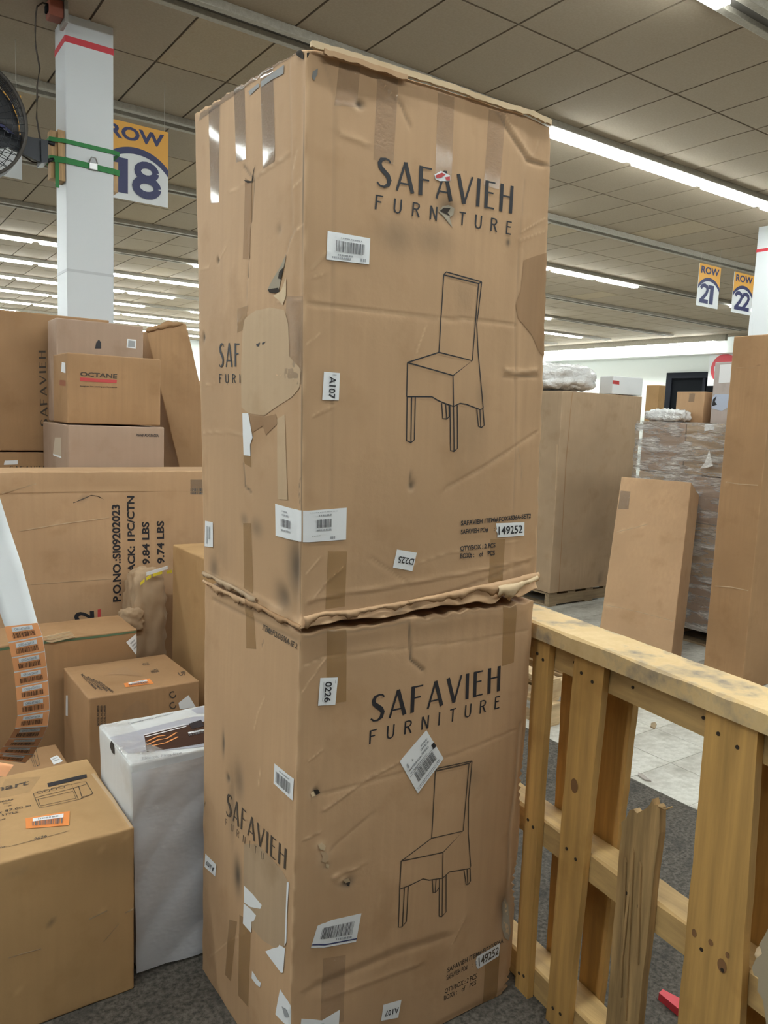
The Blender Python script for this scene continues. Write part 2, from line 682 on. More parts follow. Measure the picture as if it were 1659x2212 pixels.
    # ---- things printed on or stuck to the carton
    def decal(s, name, f, polys, mat, off=.0012, maxlen=.014, parent=None):
        fw, fh = s.fsize(f)
        bm = bmesh.new()
        for p in polys:
            try:
                bm.faces.new([bm.verts.new((a * fw, b * fh, 0)) for a, b in p])
            except ValueError:
                pass
        bmesh.ops.triangulate(bm, faces=list(bm.faces))
        for _ in range(7):
            lo = [e for e in bm.edges if e.calc_length() > maxlen]
            if not lo:
                break
            bmesh.ops.subdivide_edges(bm, edges=lo, cuts=1)
            bmesh.ops.triangulate(bm, faces=[q for q in bm.faces if len(q.verts) > 3])
        bm.verts.index_update()
        A = np.array([v.co[:2] for v in bm.verts]) / np.array([fw, fh])
        P = s.pts(f, A[:, 0], A[:, 1], off)
        Fc = [tuple(v.index for v in q.verts) for q in bm.faces]
        bm.free()
        V = P
        if Fc:
            a, b, c = Fc[len(Fc) // 2]
            nsum = sum(np.dot(np.cross(V[q[1]] - V[q[0]], V[q[2]] - V[q[0]]), s.nrm[f]) for q in Fc[:200])
            if nsum < 0:
                Fc = [q[::-1] for q in Fc]
        return mesh_obj(name, V, Fc, mat, parent or s.root, True)

    def quad(s, f, q):
        """photo quad (bottom-left, bottom-right, top-right, top-left) -> map of the unit square on the face"""
        bl, br, tr, tl = [s.uv(f, p) for p in q]
        return lambda a, b: tuple((1 - a) * (1 - b) * bl + a * (1 - b) * br + a * b * tr + (1 - a) * b * tl)

    def shape(s, name, f, q, polys, mat, off=.0012, parent=None, maxlen=.014):
        m = s.quad(f, q)
        return s.decal(name, f, [[m(*p) for p in poly] for poly in polys], mat, off, maxlen, parent)

    def text(s, f, st, q, mat=INK, parent=None, off=.0012, name='printed_text', bold=.014):
        return s.shape(name, f, q, text_geo(st, bold), mat, off, parent, .008)

    def letters(s, f, q, cells, mat):
        for c in cells:
            s.shape('printed_letter', f, q, c, mat)

    def poly(s, name, f, pts, mat, off=.0012, parent=None):
        return s.decal(name, f, [[tuple(s.uv(f, p)) for p in pts]], mat, off, parent=parent)

    def lines(s, name, f, lists, wid, mat, off=.0012, parent=None):
        fw, fh = s.fsize(f)
        polys = []
        for L in lists:
            pts = [s.uv(f, p) * np.array([fw, fh]) for p in L]
            polys += [[(a / fw, b / fh) for a, b in q] for q in stroke(pts, wid)]
        return s.decal(name, f, polys, mat, off, parent=parent)

    def label(s, f, q, off=.0016, mat=PAPER, name='paper_label', ragged=None):
        if ragged:
            return s.shape(name, f, q, [ragged], mat, off)
        return s.shape(name, f, q, [[(0, 0), (1, 0), (1, 1), (0, 1)]], mat, off)

    def bars(s, f, q, x0, x1, y0, y1, parent, n=30, seed=3, off=.0034, mat=PAPER_GREY, vert=False):
        rg = random.Random(seed)
        ws = [rg.choice((1, 1, 2, 3)) for _ in range(2 * n)]
        tot, x, polys = sum(ws), 0, []
        for i, wd in enumerate(ws):
            if i % 2 == 0:
                a, b = x0 + (x1 - x0) * x / tot, x0 + (x1 - x0) * (x + wd) / tot
                polys.append([(a, y0), (b, y0), (b, y1), (a, y1)] if not vert else [(y0, a), (y1, a), (y1, b), (y0, b)])
            x += wd
        return s.shape('barcode', f, q, polys, mat, off, parent, .008)

    def smallprint(s, f, q, rows, parent, mat=PAPER_TEXT, off=.0034, seed=1):
        """rows: (x0, x1, y, height) of tiny lettering too small to read"""
        rg = random.Random(seed)
        polys = []
        for x0, x1, y, h in rows:
            x = x0
            while x < x1:
                wd = rg.uniform(.02, .05) * (1 if rg.random() > .2 else 1.6)
                polys.append([(x, y), (min(x + wd, x1), y), (min(x + wd, x1), y + h), (x, y + h)])
                x += wd + rg.uniform(.008, .02)
        return s.shape('small_print', f, q, polys, mat, off, parent)


def z2(o, k):
    """zoomed reading -> photo pixel"""
    return lambda x, y: (o[0] + x / k, o[1] + y / k)

# ================================================================== the setting
CEIL = 4.40
X0, X1, Y0, Y1 = -10.0, 22.0, -8.5, 31.0
EDGE_X = 2.91                                            # dark carpet ends, pale tiles begin
WALLM = plain('white_wall_paint', (.74, .77, .75), .8)
SUB = plain('tile_joint_grey', (.25, .24, .21), .9)
CARPET = speckle('grey_carpet', (.042, .037, .031), (.13, .114, .095), 70, .95, .006, (9, .5, .75, (.035, .032, .03)))
TILEM = speckle('scuffed_pale_floor_tile', (.52, .51, .46), (.66, .65, .60), 30, .45, .0006, (3.4, .44, .68, (.27, .25, .21)))
floor = tag(box('floor', (X0, X1, Y0, Y1, -.12, -.003), SUB), 'warehouse floor, dark grey carpet in front and pale tiles behind', 'floor', kind='structure')
box('carpet', (X0, EDGE_X, Y0, Y1, -.003, 0), CARPET, floor)
T = .305
tx, ty = 14, 17
tv, tf = box_vf(0, T - .003, 0, T - .003, -.003, 0)
tme = bpy.data.meshes.new('floor_tile')
tme.from_pydata(tv, [], tf)
tme.materials.append(TILEM)
for i in range(tx):
    for j in range(ty):
        o = bpy.data.objects.new('floor_tile', tme)
        COL.objects.link(o)
        o.parent = floor
        o.location = (EDGE_X + .004 + i * T, .9 + j * T, random.Random(i * 31 + j).uniform(-.0008, .0004))
xe, ya, yb = EDGE_X + .004 + tx * T, .9, .9 + ty * T
V, F = join_vf([box_vf(xe, X1, Y0, Y1, -.003, 0), box_vf(EDGE_X + .004, xe, Y0, ya, -.003, 0), box_vf(EDGE_X + .004, xe, yb, Y1, -.003, 0)])
o = mesh_obj('far_tiling', V, F, TILEM, floor)
o['kind'] = 'stuff'

# ceiling: dark joints, tiles proud of them
JOINT = plain('ceiling_joint', (.16, .135, .105), .9)
CT = speckle('beige_ceiling_tile', (.35, .285, .21), (.385, .315, .235), 60, .9, .001)
CT2 = speckle('yellowed_ceiling_tile', (.40, .32, .22), (.44, .355, .25), 60, .9, .001, (3, .6, .8, (.36, .25, .15)))
ceiling = tag(box('ceiling', (X0, X1, Y0, Y1, CEIL, CEIL + .1), JOINT), 'low suspended ceiling of beige tiles', 'ceiling', kind='structure')
ROW0, ROWS = 5.52, 2.29
cw, cl = .61, ROWS / 2
cells = []
for i in range(-20, 33):
    for j in range(-12, 23):
        x, y = 2.22 + cw * i, ROW0 + cl * j
        if x < X0 or x + cw > X1 or y < Y0 or y + cl > Y1:
            continue
        c = np.array([x + cw / 2, y + cl / 2, CEIL])
        v = c - EYE
        if v @ FWD > .5:
            q = proj(c)
            vis = -150 < q[0] < IW + 150 and -260 < q[1] < 900
        else:
            vis = False
        cells.append((0 if vis else 1, float(np.linalg.norm(v)), x, y))
cells.sort()
cv, cf = box_vf(.009, cw - .009, .009, cl - .009, -.014, 0)
cms = []
for m in (CT, CT2):
    me = bpy.data.meshes.new('ceiling_tile')
    me.from_pydata(cv, [], cf)
    me.materials.append(m)
    cms.append(me)
rest = []
for k, (nv, d, x, y) in enumerate(cells):
    if k < 300 and nv == 0:
        stained = (abs(x - 2.22) < .1 or abs(x - 2.83) < .1) and 5.4 < y < 6.6
        o = bpy.data.objects.new('ceiling_tile', cms[1 if stained or random.Random(k * 7).random() < .06 else 0])
        COL.objects.link(o)
        o.parent = ceiling
        o.location = (x, y, CEIL)
    else:
        rest.append(box_vf(x + .009, x + cw - .009, y + .009, y + cl - .009, CEIL - .014, CEIL))
V, F = join_vf(rest)
o = mesh_obj('far_ceiling_tiles', V, F, CT, ceiling)
o['kind'] = 'stuff'

# walls
tag(box('wall_back', (X0, X1, Y1, Y1 + .2, 0, CEIL + .1), WALLM), 'white far wall behind the cartons', 'wall', kind='structure')
tag(box('wall_left', (X0 - .2, X0, Y0, Y1, 0, CEIL + .1), WALLM), 'white side wall', 'wall', kind='structure')
tag(box('wall_front', (X0, X1, Y0 - .2, Y0, 0, CEIL + .1), plain('low_bounce_wall_grey', (.38, .37, .35), .8)), 'unseen grey wall behind the viewer', 'wall', kind='structure')  # unseen wall painted darker so it bounces less light
wr = tag(box('wall_right', (X1, X1 + .2, Y0, Y1, 0, CEIL + .1), WALLM), 'white wall at the far right with a ledge and black doorway', 'wall', kind='structure')
box('ledge', (X1 - .55, X1, 12.9, 20.7, 3.88, 4.14), WALLM, wr)
box('pier', (X1 - .55, X1, 20.7, 21.6, 0, 4.14), WALLM, wr)
BLACK = plain('black_opening', (.008, .009, .011), .95, spec=.1)
dr = thing('door_1', 'black doorway in the far white wall', 'door', (X1, 14.8, 0), kind='structure')
box('door_leaf', (X1 - .03, X1 - .001, 13.3, 15.6, 0, 3.2), BLACK, dr)
DF = plain('dark_door_frame', (.012, .014, .02), .8, spec=.2)
box('door_frame', (X1 - .08, X1 - .001, 15.6, 15.8, 0, 3.38), DF, dr)
box('door_frame', (X1 - .08, X1 - .001, 13.1, 13.3, 0, 3.38), DF, dr)
box('door_frame', (X1 - .08, X1 - .001, 13.3, 15.6, 3.2, 3.38), DF, dr)
box('mullion', (X1 - .07, X1 - .031, 14.4, 14.5, 0, 3.2), DF, dr)

# round no-entry sign on the far wall
WHITE = plain('white_board', (.78, .80, .82), .5)
REDP = plain('red_sign_paint', (.62, .05, .07), .5)
sg = thing('no_entry_sign', 'round red and white sign on the far wall beside the black doorway', 'sign', (X1 - .1, 13.75, 3.1))
box('panel', (X1 - .12, X1 - .10, 13.25, 14.3, 2.95, 3.95), WHITE, sg)


def disc(name, c, r, nx, mat, parent, th=.006, n=36, bar=None):
    pts = [(c[0], c[1] + r * math.cos(a), c[2] + r * math.sin(a)) for a in np.linspace(0, 2 * math.pi, n, endpoint=False)]
    return prism(name, pts, (nx * th, 0, 0), mat, parent)


disc('red_disc', (X1 - .121, 13.78, 3.45), .44, -1, REDP, sg)
box('white_bar', (X1 - .131, X1 - .1275, 13.46, 14.1, 3.38, 3.53), WHITE, sg)

# ------------------------------------------------------------------ ceiling light rows
LENS = plain('lit_lamp_lens', (1, 1, 1), .4, emit=LAMP_STRENGTH)
RAILM = speckle('dusty_lamp_rail', (.36, .33, .275), (.43, .40, .34), 40, .6, .001)
CHAN = plain('lamp_channel_shadow_gap', (.10, .092, .08), .6)
rows = {-5: [], -4: [(4.7, 7.2)], -3: [(-2.5, 3.7)], -2: [(-6, 10)], -1: [(-6.0, -1.1), (2.41, 4.86)], 0: [(-6.5, -.3), (5.60, 14.2)], 1: [(-6.5, -.3), (6.6, 7.9)], 2: [(-6.5, .3), (8.05, 13.0), (16.1, 17.3)],
        3: [(-6, .4)], 4: [(.45, 4.1), (5.62, 15.4)], 5: [(-4, 20.5)], 6: [(-4, 20.5)], 7: [(-4, 20.5)], 8: [(-4, 20.5)], 9: [(-4, 20.5)], 10: [(-4, 20.5)]}  # unseen stretches left of view and behind it are lit for glints and fill
LBL = {-5: 'unlit ceiling lamp row furthest behind the viewer', -4: 'unseen, partly lit ceiling lamp row second furthest behind the viewer', -3: 'unseen, partly lit ceiling lamp row just behind the viewer',
       -2: 'unseen lit ceiling lamp row straight above the viewer', -1: 'lamp row at the top right corner, a lit tube ending in a bare rail',
       0: 'lamp row above the tall chair carton, dark in view on its left, lit on its right', 1: 'lamp row dark in view behind the ROW 18 sign, lit unseen',
       2: 'lamp row with two lit tubes right of the chair carton, third beyond it', 3: 'lamp row dark in view beyond the two lit tubes, lit unseen', 4: 'lamp row where the lit far part of the ceiling begins',
       5: 'second lit lamp row of the far ceiling', 6: 'third lit lamp row of the far ceiling', 7: 'fourth lit lamp row of the far ceiling', 8: 'fifth lit lamp row of the far ceiling',
       9: 'sixth lit lamp row of the far ceiling', 10: 'lit lamp row nearest the back wall'}
TL = 1.22
lv, lf = box_vf(0, TL - .075, -.052, .052, -.055, 0)
bmx = bmesh.new()
vs = [bmx.verts.new(p) for p in lv]
for q in lf:
    bmx.faces.new([vs[i] for i in q])
bmesh.ops.bevel(bmx, geom=[e for e in bmx.edges if abs(e.verts[0].co.x - e.verts[1].co.x) < 1e-6 and min(e.verts[0].co.z, e.verts[1].co.z) < -.05], offset=.025, segments=2, affect='EDGES')
bmesh.ops.recalc_face_normals(bmx, faces=bmx.faces)
lme = bpy.data.meshes.new('tube')
bmx.to_mesh(lme)
bmx.free()
lme.materials.append(LENS)
for n, spans in rows.items():
    y = ROW0 + n * ROWS
    r = thing('strip_light', LBL[n], 'ceiling light', (6, y, CEIL - .075), 'rows of strip lights on the ceiling')
    xa, xb = X0 + .5, (X1 - 1.6)
    for sgn in (-1, 1):
        yy = y + sgn * .078
        box('side_rail', (xa, xb, yy - .03, yy + .03, CEIL - .075, CEIL - .014), RAILM, r, .006)
    box('channel', (xa, xb, y - .048, y + .048, CEIL - .04, CEIL - .014), CHAN, r)
    rg = random.Random(n + 50)
    for a, b in spans:
        x = a
        while x + TL <= b + .02:
            if not (n >= 5 and rg.random() < .16):
                o = bpy.data.objects.new('tube', lme)
                COL.objects.link(o)
                o.parent = r
                o.location = (x - 6, 0, .016)
            x += TL
# lamp row along the far right wall
r = thing('strip_light', 'lamp row running along the top of the far right wall', 'ceiling light', (21.25, 17, CEIL - .2), 'rows of strip lights on the ceiling')
box('channel', (21.19, 21.31, 13.4, 21.2, CEIL - .19, CEIL - .014), RAILM, r)
for k in range(6):
    o = bpy.data.objects.new('tube', lme)
    COL.objects.link(o)
    o.parent = r
    o.rotation_euler = (0, 0, math.pi / 2)
    o.location = (0, 13.75 + k * 1.22 - 17, .01)

# ------------------------------------------------------------------ columns
COLM = plain('white_column_paint', (.68, .705, .735), .45)
c1 = thing('column', 'white square column with a red stripe behind the left cartons', 'column', (1.61, 6.48, 0), kind='structure')
box('shaft', (1.44, 1.785, 6.32, 6.64, 0, CEIL), COLM, c1, .008)
box('red_stripe', (1.438, 1.787, 6.318, 6.642, 4.195, 4.24), REDP, c1)
SEAM = plain('column_seam', (.55, .57, .60), .5)
box('seam_band', (1.4385, 1.7865, 6.3185, 6.6415, 2.58, 2.60), SEAM, c1)
c2 = thing('column', 'white square column with a thin red stripe at the right edge', 'column', (10.65, 6.1, 0), kind='structure')
box('shaft', (10.47, 10.82, 5.92, 6.27, 0, CEIL), COLM, c2, .008)
box('red_stripe', (10.468, 10.822, 5.918, 6.272, 4.05, 4.09), REDP, c2)
box('corner_guard', (10.464, 10.50, 6.225, 6.276, 0, 3.2), COLM, c2)

# ------------------------------------------------------------------ hanging row signs
NAVY = plain('navy_sign_print', (.035, .04, .13), .5)
AMBER = plain('amber_sign_print', (.83, .42, .07), .5)
STR = plain('pale_string', (.55, .52, .46), .8)


def arc_y(x, wd, peak, edge):
    sag, half = peak - edge, wd / 2
    R = (half * half + sag * sag) / (2 * sag)
    return peak - R + math.sqrt(max(R * R - (x - half) ** 2, 0))


def row_sign(num, label, x0, y, z0, wd=.56, h=.63, rz=0):
    t = thing('row_sign', label, 'sign', (x0 + wd / 2, y, z0), 'hanging row number signs')
    box('panel', (x0, x0 + wd, y, y + .008, z0, z0 + h), WHITE, t)
    xs = np.linspace(0, wd, 25)
    up = [arc_y(x, wd, .70 * h, .50 * h) for x in xs]
    lo = [arc_y(x, wd, .615 * h, .40 * h) for x in xs]

    def flat(name, pts, mat, off):
        n = len(pts)
        return mesh_obj(name, [(x0 + a, y - off, z0 + b) for a, b in pts], [tuple(range(n))], mat, t)
    flat('amber_top', [(0, h), (0, up[0])] + list(zip(xs, up))[1:-1] + [(wd, up[-1]), (wd, h)], AMBER, .0015)
    V = [(x0 + a, y - .0018, z0 + b) for a, b in zip(xs, up)] + [(x0 + a, y - .0018, z0 + b) for a, b in zip(xs, lo)]
    k = len(xs)
    mesh_obj('navy_arc', V, [(i, i + k, i + k + 1, i + 1) for i in range(k - 1)], NAVY, t)

    def word(s, a0, a1, b0, b1):
        V, F = [], []
        for p in text_geo(s, .035):
            F.append(tuple(range(len(V), len(V) + len(p))))
            V += [(x0 + wd * (a0 + (a1 - a0) * q[0]), y - .003, z0 + h * (b0 + (b1 - b0) * q[1])) for q in p]
        return mesh_obj('lettering', V, F, NAVY, t)
    word('ROW', .08, .93, .775, .95)
    # heavy numerals drawn as strokes
    def digit(ch):
        if ch == '1':
            return stroke([(.02, .86), (.42, .86)], .2) + stroke([(.34, .96), (.34, 0)], .30)
        if ch == '2':
            return stroke([(.06, .72), (.16, .86), (.36, .9), (.56, .84), (.62, .68), (.54, .5), (.12, .1)], .2) + stroke([(.02, .1), (.72, .1)], .2)
        if ch == '8':
            a = [(.36 + .25 * math.cos(q), .71 + .19 * math.sin(q)) for q in np.linspace(0, 2 * math.pi, 17)]
            b = [(.36 + .30 * math.cos(q), .27 + .22 * math.sin(q)) for q in np.linspace(0, 2 * math.pi, 17)]
            return stroke(a, .19) + stroke(b, .21)
        return []
    V, F = [], []
    for i, ch in enumerate(num):
        for q in digit(ch):
            F.append(tuple(range(len(V), len(V) + 4)))
            V += [(x0 + wd * (.10 + .36 * i + .56 * p[0]), y - .003 - .0002 * (len(F) % 40), z0 + h * (.08 + .47 * p[1])) for p in q]
    mesh_obj('lettering', V, F, NAVY, t)
    for a in (.06, .94):
        tube('string', [(x0 + wd * a, y + .004, z0 + h - .01), (x0 + wd * a, y + .004, CEIL)], .0022, STR, t, 5)
    return t


row_sign('18', 'ROW 18 sign hanging beside the white column', 1.885, 7.0, 3.345)
row_sign('21', 'ROW 21 sign hanging left of the right column', 10.86, 7.4, 3.49)
row_sign('22', 'ROW 22 sign half hidden behind the right column', 11.80, 7.4, 3.49)
q = at_y((48, 388), 7.0)
row_sign('', 'hanging row sign mostly hidden behind the black fan', q[0] - .56, 7.0, q[2])

# ------------------------------------------------------------------ fan strapped to the column
FANB = plain('black_fan_metal', (.018, .02, .026), .38, .3)
FANG = plain('grey_fan_rim', (.06, .052, .045), .5, .3)
FBL = plain('dark_fan_blade', (.05, .05, .055), .45)
fc = at_y((-88, 254), 6.12)
fan = thing('wall_fan', 'large black caged fan cut by the left picture edge', 'fan', (fc[0], fc[1], fc[2] - .4))
Rf = .395


def ring(c, r, y, rad, n=40):
    return tube_vf([(c[0] + r * math.cos(a), y, c[2] + r * math.sin(a)) for a in np.linspace(0, 2 * math.pi, n + 1)], rad, 6, False)


V, F = join_vf([ring(fc, Rf, fc[1] - .09 + k * .03, .012) for k in range(6)])
mesh_obj('rim', V, F, FANG, fan, True)
for side, nm in ((-1, 'front_cage'), (1, 'rear_cage')):
    parts = []
    for k in range(1, 9):
        rr = Rf * k / 9
        parts.append(ring(fc, rr, fc[1] + side * (.09 + .05 * math.cos(k / 9 * math.pi / 2)), .0022, 36))
    for k in range(44):
        a = 2 * math.pi * k / 44
        parts.append(tube_vf([(fc[0] + Rf * t * math.cos(a + .35 * t), fc[1] + side * (.09 + .05 * math.cos(t * math.pi / 2)), fc[2] + Rf * t * math.sin(a + .35 * t)) for t in (.15, .4, .7, 1)], .0024, 4, False))
    V, F = join_vf(parts)
    mesh_obj(nm, V, F, FANB, fan, True)
for k in range(3):
    a0 = 2 * math.pi * k / 3 + .5
    V, F = [], []
    for i, t in enumerate(np.linspace(.12, .36, 7)):
        wd = .30 + .55 * (t - .12) / .24
        for j, s_ in enumerate(np.linspace(-1, 1, 5)):
            a = a0 + s_ * wd * .8
            V.append((fc[0] + t * math.cos(a), fc[1] + s_ * .05 - .005, fc[2] + t * math.sin(a)))
    nb = len(V)
    V += [(x, y + .006, z) for x, y, z in V]
    for i in range(6):
        for j in range(4):
            q0 = i * 5 + j
            F.append((q0, q0 + 1, q0 + 6, q0 + 5))
            F.append((nb + q0 + 5, nb + q0 + 6, nb + q0 + 1, nb + q0))
    for i in range(6):
        for j in (0, 4):
            q0 = i * 5 + j
            F.append((q0, q0 + 5, nb + q0 + 5, nb + q0))
    for j in range(4):
        for i in (0, 6):
            q0 = i * 5 + j
            F.append((q0, q0 + 1, nb + q0 + 1, nb + q0))
    mesh_obj('blade', V, F, FBL, fan, True)
tube('motor', [(fc[0], fc[1] - .08, fc[2]), (fc[0], fc[1] - .06, fc[2]), (fc[0], fc[1] + .10, fc[2]), (fc[0], fc[1] + .13, fc[2])], [.04, .085, .085, .05], FANB, fan, 20)
A, B = at_y((18, 305), 6.17), at_y((100, 330), 6.17)
prism('arm', [at_y(p, 6.16) for p in ((-20, 255), (18, 287), (98, 302), (100, 352), (88, 350), (20, 318), (-20, 320))], (0, .035, 0), FANB, fan)
prism('bracket', [at_y(p, 6.14) for p in ((88, 302), (104, 303), (104, 350), (90, 352))], (0, .16, 0), FANB, fan)
tube('bracket_bar', [at_y((100, 306), 6.34), at_y((118, 312), 6.34)], .014, FANB, fan)
tube('bracket_bar', [at_y((98, 348), 6.34), at_y((116, 344), 6.34)], .014, FANB, fan)
CORD = plain('brown_cord', (.06, .045, .035), .7)
tube('power_cord', [at_y(p, 6.22) for p in ((112, 12), (92, 6), (80, 14), (77, 34), (76, 68), (77, 100), (86, 148), (80, 186), (80, 215), (79, 255), (84, 285), (88, 305))], .006, CORD, fan, 6)
tube('power_cord', [at_y(p, 6.30) for p in ((48, 335), (70, 350), (84, 352), (95, 343))], .006, CORD, fan, 6)
OUT = plain('rusty_red_outlet', (.26, .07, .04), .6)
sx = thing('ceiling_outlet', 'rust red outlet box on the ceiling above the fan', 'outlet', at_y((116, 14), 6.22))
p = at_y((116, 8), 6.22)
box('box_body', (p[0] - .045, p[0] + .05, 6.14, 6.26, CEIL - .13, CEIL - .015), OUT, sx, .008)
box('plug', (p[0] - .06, p[0] - .02, 6.17, 6.23, CEIL - .10, CEIL - .05), BLACK, sx, .006)
box('cover', (p[0] + .05, p[0] + .075, 6.12, 6.28, CEIL - .16, CEIL - .015), plain('galvanised', (.35, .33, .30), .4, .6), sx, .004)
# wood blocks and green straps
BLK = wood('block_wood', (.58, .37, .18), 2)
za, zb = at_y((125, 285), 6.36)[2], at_y((125, 388), 6.36)[2]
b1 = box('wood_block', (1.338, 1.386, 6.35, 6.44, zb, za), BLK, None, .003)
tag(b1, 'outer wooden block strapped between the fan bracket and the column', 'wood block', 'wood blocks under the green straps')
b1 = box('wood_block', (1.388, 1.438, 6.33, 6.46, zb - .01, za + .01), BLK, None, .003)
tag(b1, 'wooden block strapped directly against the left side of the column', 'wood block', 'wood blocks under the green straps')
b1 = box('wood_block', (1.788, 1.822, 6.33, 6.46, 3.22, 3.44), BLK, None, .003)
tag(b1, 'wooden block strapped to the right side of the column', 'wood block', 'wood blocks under the green straps')
GRN = plain('green_strap_web', (.025, .22, .055), .6)
STL = plain('steel', (.4, .4, .4), .35, .9)
for k, (zl, zr, hh, lab) in enumerate(((3.505, 3.50, .030, 'upper green ratchet strap around the column'), (3.37, 3.36, .042, 'lower green ratchet strap with buckle around the column'))):
    t = thing('ratchet_strap', lab, 'strap', (1.6, 6.48, zl - .03), 'green straps around the column')
    loop = [(1.332, 6.34, zl), (1.44, 6.314, zl), (1.785, 6.314, zr), (1.828, 6.33, zr), (1.828, 6.47, zr), (1.785, 6.648, zr), (1.44, 6.648, zl), (1.332, 6.45, zl)]
    V, F = [], []
    for x, y, z in loop:
        V += [(x, y, z - hh / 2), (x, y, z + hh / 2)]
    for i in range(8):
        a, b = 2 * i, 2 * ((i + 1) % 8)
        F.append((a, b, b + 1, a + 1))
    o = mesh_obj('webbing', V, F, GRN, t)
    md = o.modifiers.new('thickness', 'SOLIDIFY')
    md.thickness, md.offset = .004, 1
    if k:
        box('buckle', (1.60, 1.66, 6.296, 6.309, zl - .03, zl + .02), STL, t, .004)
        tube('buckle_handle', [(1.60, 6.300, zl + .02), (1.615, 6.292, zl + .055), (1.645, 6.292, zl + .055), (1.66, 6.300, zl + .02)], .005, STL, t, 6)
        box('loose_end', (1.366, 1.392, 6.326, 6.330, zl - .20, zl), GRN, t)
# ================================================================== the two stacked chair cartons
zf = z2((640, 60), 2.765)       # upper front, top
zg = z2((640, 560), 2.9625)     # upper front, middle
zl = z2((400, 60), 3.455)       # upper left, top
zm = z2((400, 680), 3.57)       # upper left, lower
zs = z2((420, 1200), 2.183)     # seam and lower top
zn = z2((640, 1550), 3.253)     # lower front
zp = z2((420, 1600), 3.614)     # lower left

LOW_TOP = 1.128


def seam_warp_low(P, s):
    z = P[:, 2:3]
    k = np.exp(-((LOW_TOP - z) / .02) ** 2)
    x, y = P[:, 0:1], P[:, 1:2]
    dz = .002 * np.sin(x * 31) + .0025 * np.sin(x * 23 * np.sin(x * 5) + 1) + .0015 * np.sin(x * 120) + .002 * np.sin(y * 43) - .003
    P = P.copy()
    P[:, 2:3] = z + k * np.minimum(dz, .003)
    # worn right corner
    kk = np.exp(-((x - 1.497) / .02) ** 2 - ((y - 1.426) / .03) ** 2)
    P[:, 0:1] += -kk * .012 * (np.exp(-((z - .33) / .05) ** 2) + .8 * np.exp(-((z - .62) / .06) ** 2) + 1.6 * np.exp(-(z / .05) ** 2)) * (1 + .6 * np.sin(z * 310))
    return P


low_feats = [
    ('crease', 'front', [(883, 1337), (885, 1424), (912, 1446)], .006, -.006, .25, .75),
    ('crease', 'front', [(655, 1440), (700, 1420), (880, 1400)], .006, -.002, .7, 0),
    ('crease', 'front', [(890, 1397), (1020, 1385), (1140, 1362)], .006, -.002, .55, 0),
    ('crease', 'front', [(654, 1492), (690, 1440), (705, 1420)], .004, .002, .8, 0),
    ('crease', 'front', [(658, 1370), (760, 1358), (880, 1342)], .008, -.004, .3, .35),
    ('crease', 'front', [(900, 1345), (1040, 1318), (1130, 1300)], .008, -.003, .45, .2),
    ('crease', 'front', [(664, 1645), (694, 1620)], .004, .002, .6, 0),
    ('crease', 'front', [(695, 1750), (790, 1680), (857, 1645)], .006, .0025, .55, 0),
    ('crease', 'front', [(690, 1715), (860, 1670), (1000, 1620), (1115, 1575)], .006, -.002, .30, 0),
    ('crease', 'front', [(715, 1830), (800, 1755)], .008, -.002, .25, 0),
    ('crease', 'front', [(716, 1892), (780, 1863)], .004, .003, .9, 0),
    ('crease', 'front', [(650, 1815), (690, 1795)], .004, .002, .6, 0),
    ('crease', 'front', [(680, 2130), (860, 2050), (960, 2020)], .02, -.004, .1, .1),
    ('crease', 'front', [(700, 2155), (900, 2080)], .012, .002, .2, 0),
    ('crease', 'front', [(975, 2035), (1003, 1978)], .004, .002, .5, 0),
    ('crease', 'front', [(1000, 2200), (1070, 2150), (1095, 2135)], .006, -.005, .6, .3),
    ('crease', 'front', [(1122, 1560), (1112, 1690), (1098, 1800), (1096, 1980)], .008, -.005, .15, .35),
    ('dent', 'front', (680, 1711), .010, .010, -.006 * .4, 0, .9),
    ('dent', 'front', (673, 1714), .008, .012, .003 * .4, .9, 0),
    ('dent', 'front', (690, 1823), .013, .011, .003 * .4, .9, .1),
    ('dent', 'front', (698, 1846), .016, .026, .003 * .4, .8, .15),
    ('dent', 'front', (703, 1868), .008, .010, -.003 * .4, .8, .3),
    ('dent', 'front', (722, 1890), .010, .008, .002 * .4, .9, 0),
    ('dent', 'front', (745, 1903), .016, .012, -.006 * .4, .5, .8),
    ('dent', 'front', (738, 1897), .012, .008, .003 * .4, 1, 0),
    ('dent', 'front', (1090, 1960), .03, .06, -.006, .5, .4),
    ('dent', 'front', (870, 1830), .25, .2, .006, 0, 0),
    ('dent', 'front', (1018, 1680), .03, .03, 0, 0, .18),
    ('step', 'front', (695, 1900), .003, .0022),
    ('crease', 'left', [(648, 1385), (645, 1700), (640, 2200)], .004, -.003, 0, .6),
    ('dent', 'left', (487, 1605), .008, .03, -.002, 0, .7),
    ('dent', 'left', (516, 1890), .022, .045, -.001, 0, .7),
    ('dent', 'left', (520, 1690), .03, .05, -.004, 0, .4),
    ('dent', 'left', (497, 1680), .010, .012, -.003, .3, .75),
    ('dent', 'left', (505, 1740), .02, .09, -.002, 0, .35),
    ('crease', 'left', [(563, 1700), (568, 1660)], .004, .002, .5, 0),
    ('crease', 'left', [(555, 1575), (562, 1540), (575, 1505)], .006, .002, .35, 0),
    ('crease', 'left', [(455, 2065), (500, 2030), (530, 2015)], .006, .002, .3, 0),
    ('crease', 'left', [(462, 1295), (560, 1345), (640, 1382)], .010, -.004, .3, .3),
    ('crease', 'left', [(570, 1385), (567, 1395)], .005, -.003, .2, .8),
    ('dent', 'left', (520, 1560), .18, .2, .006, 0, 0),
    ('step', 'left', (635, 1700), .004, -.003),
    ('crease', 'left', [(438, 1745), (443, 1735)], .006, -.004, 0, .9),
]
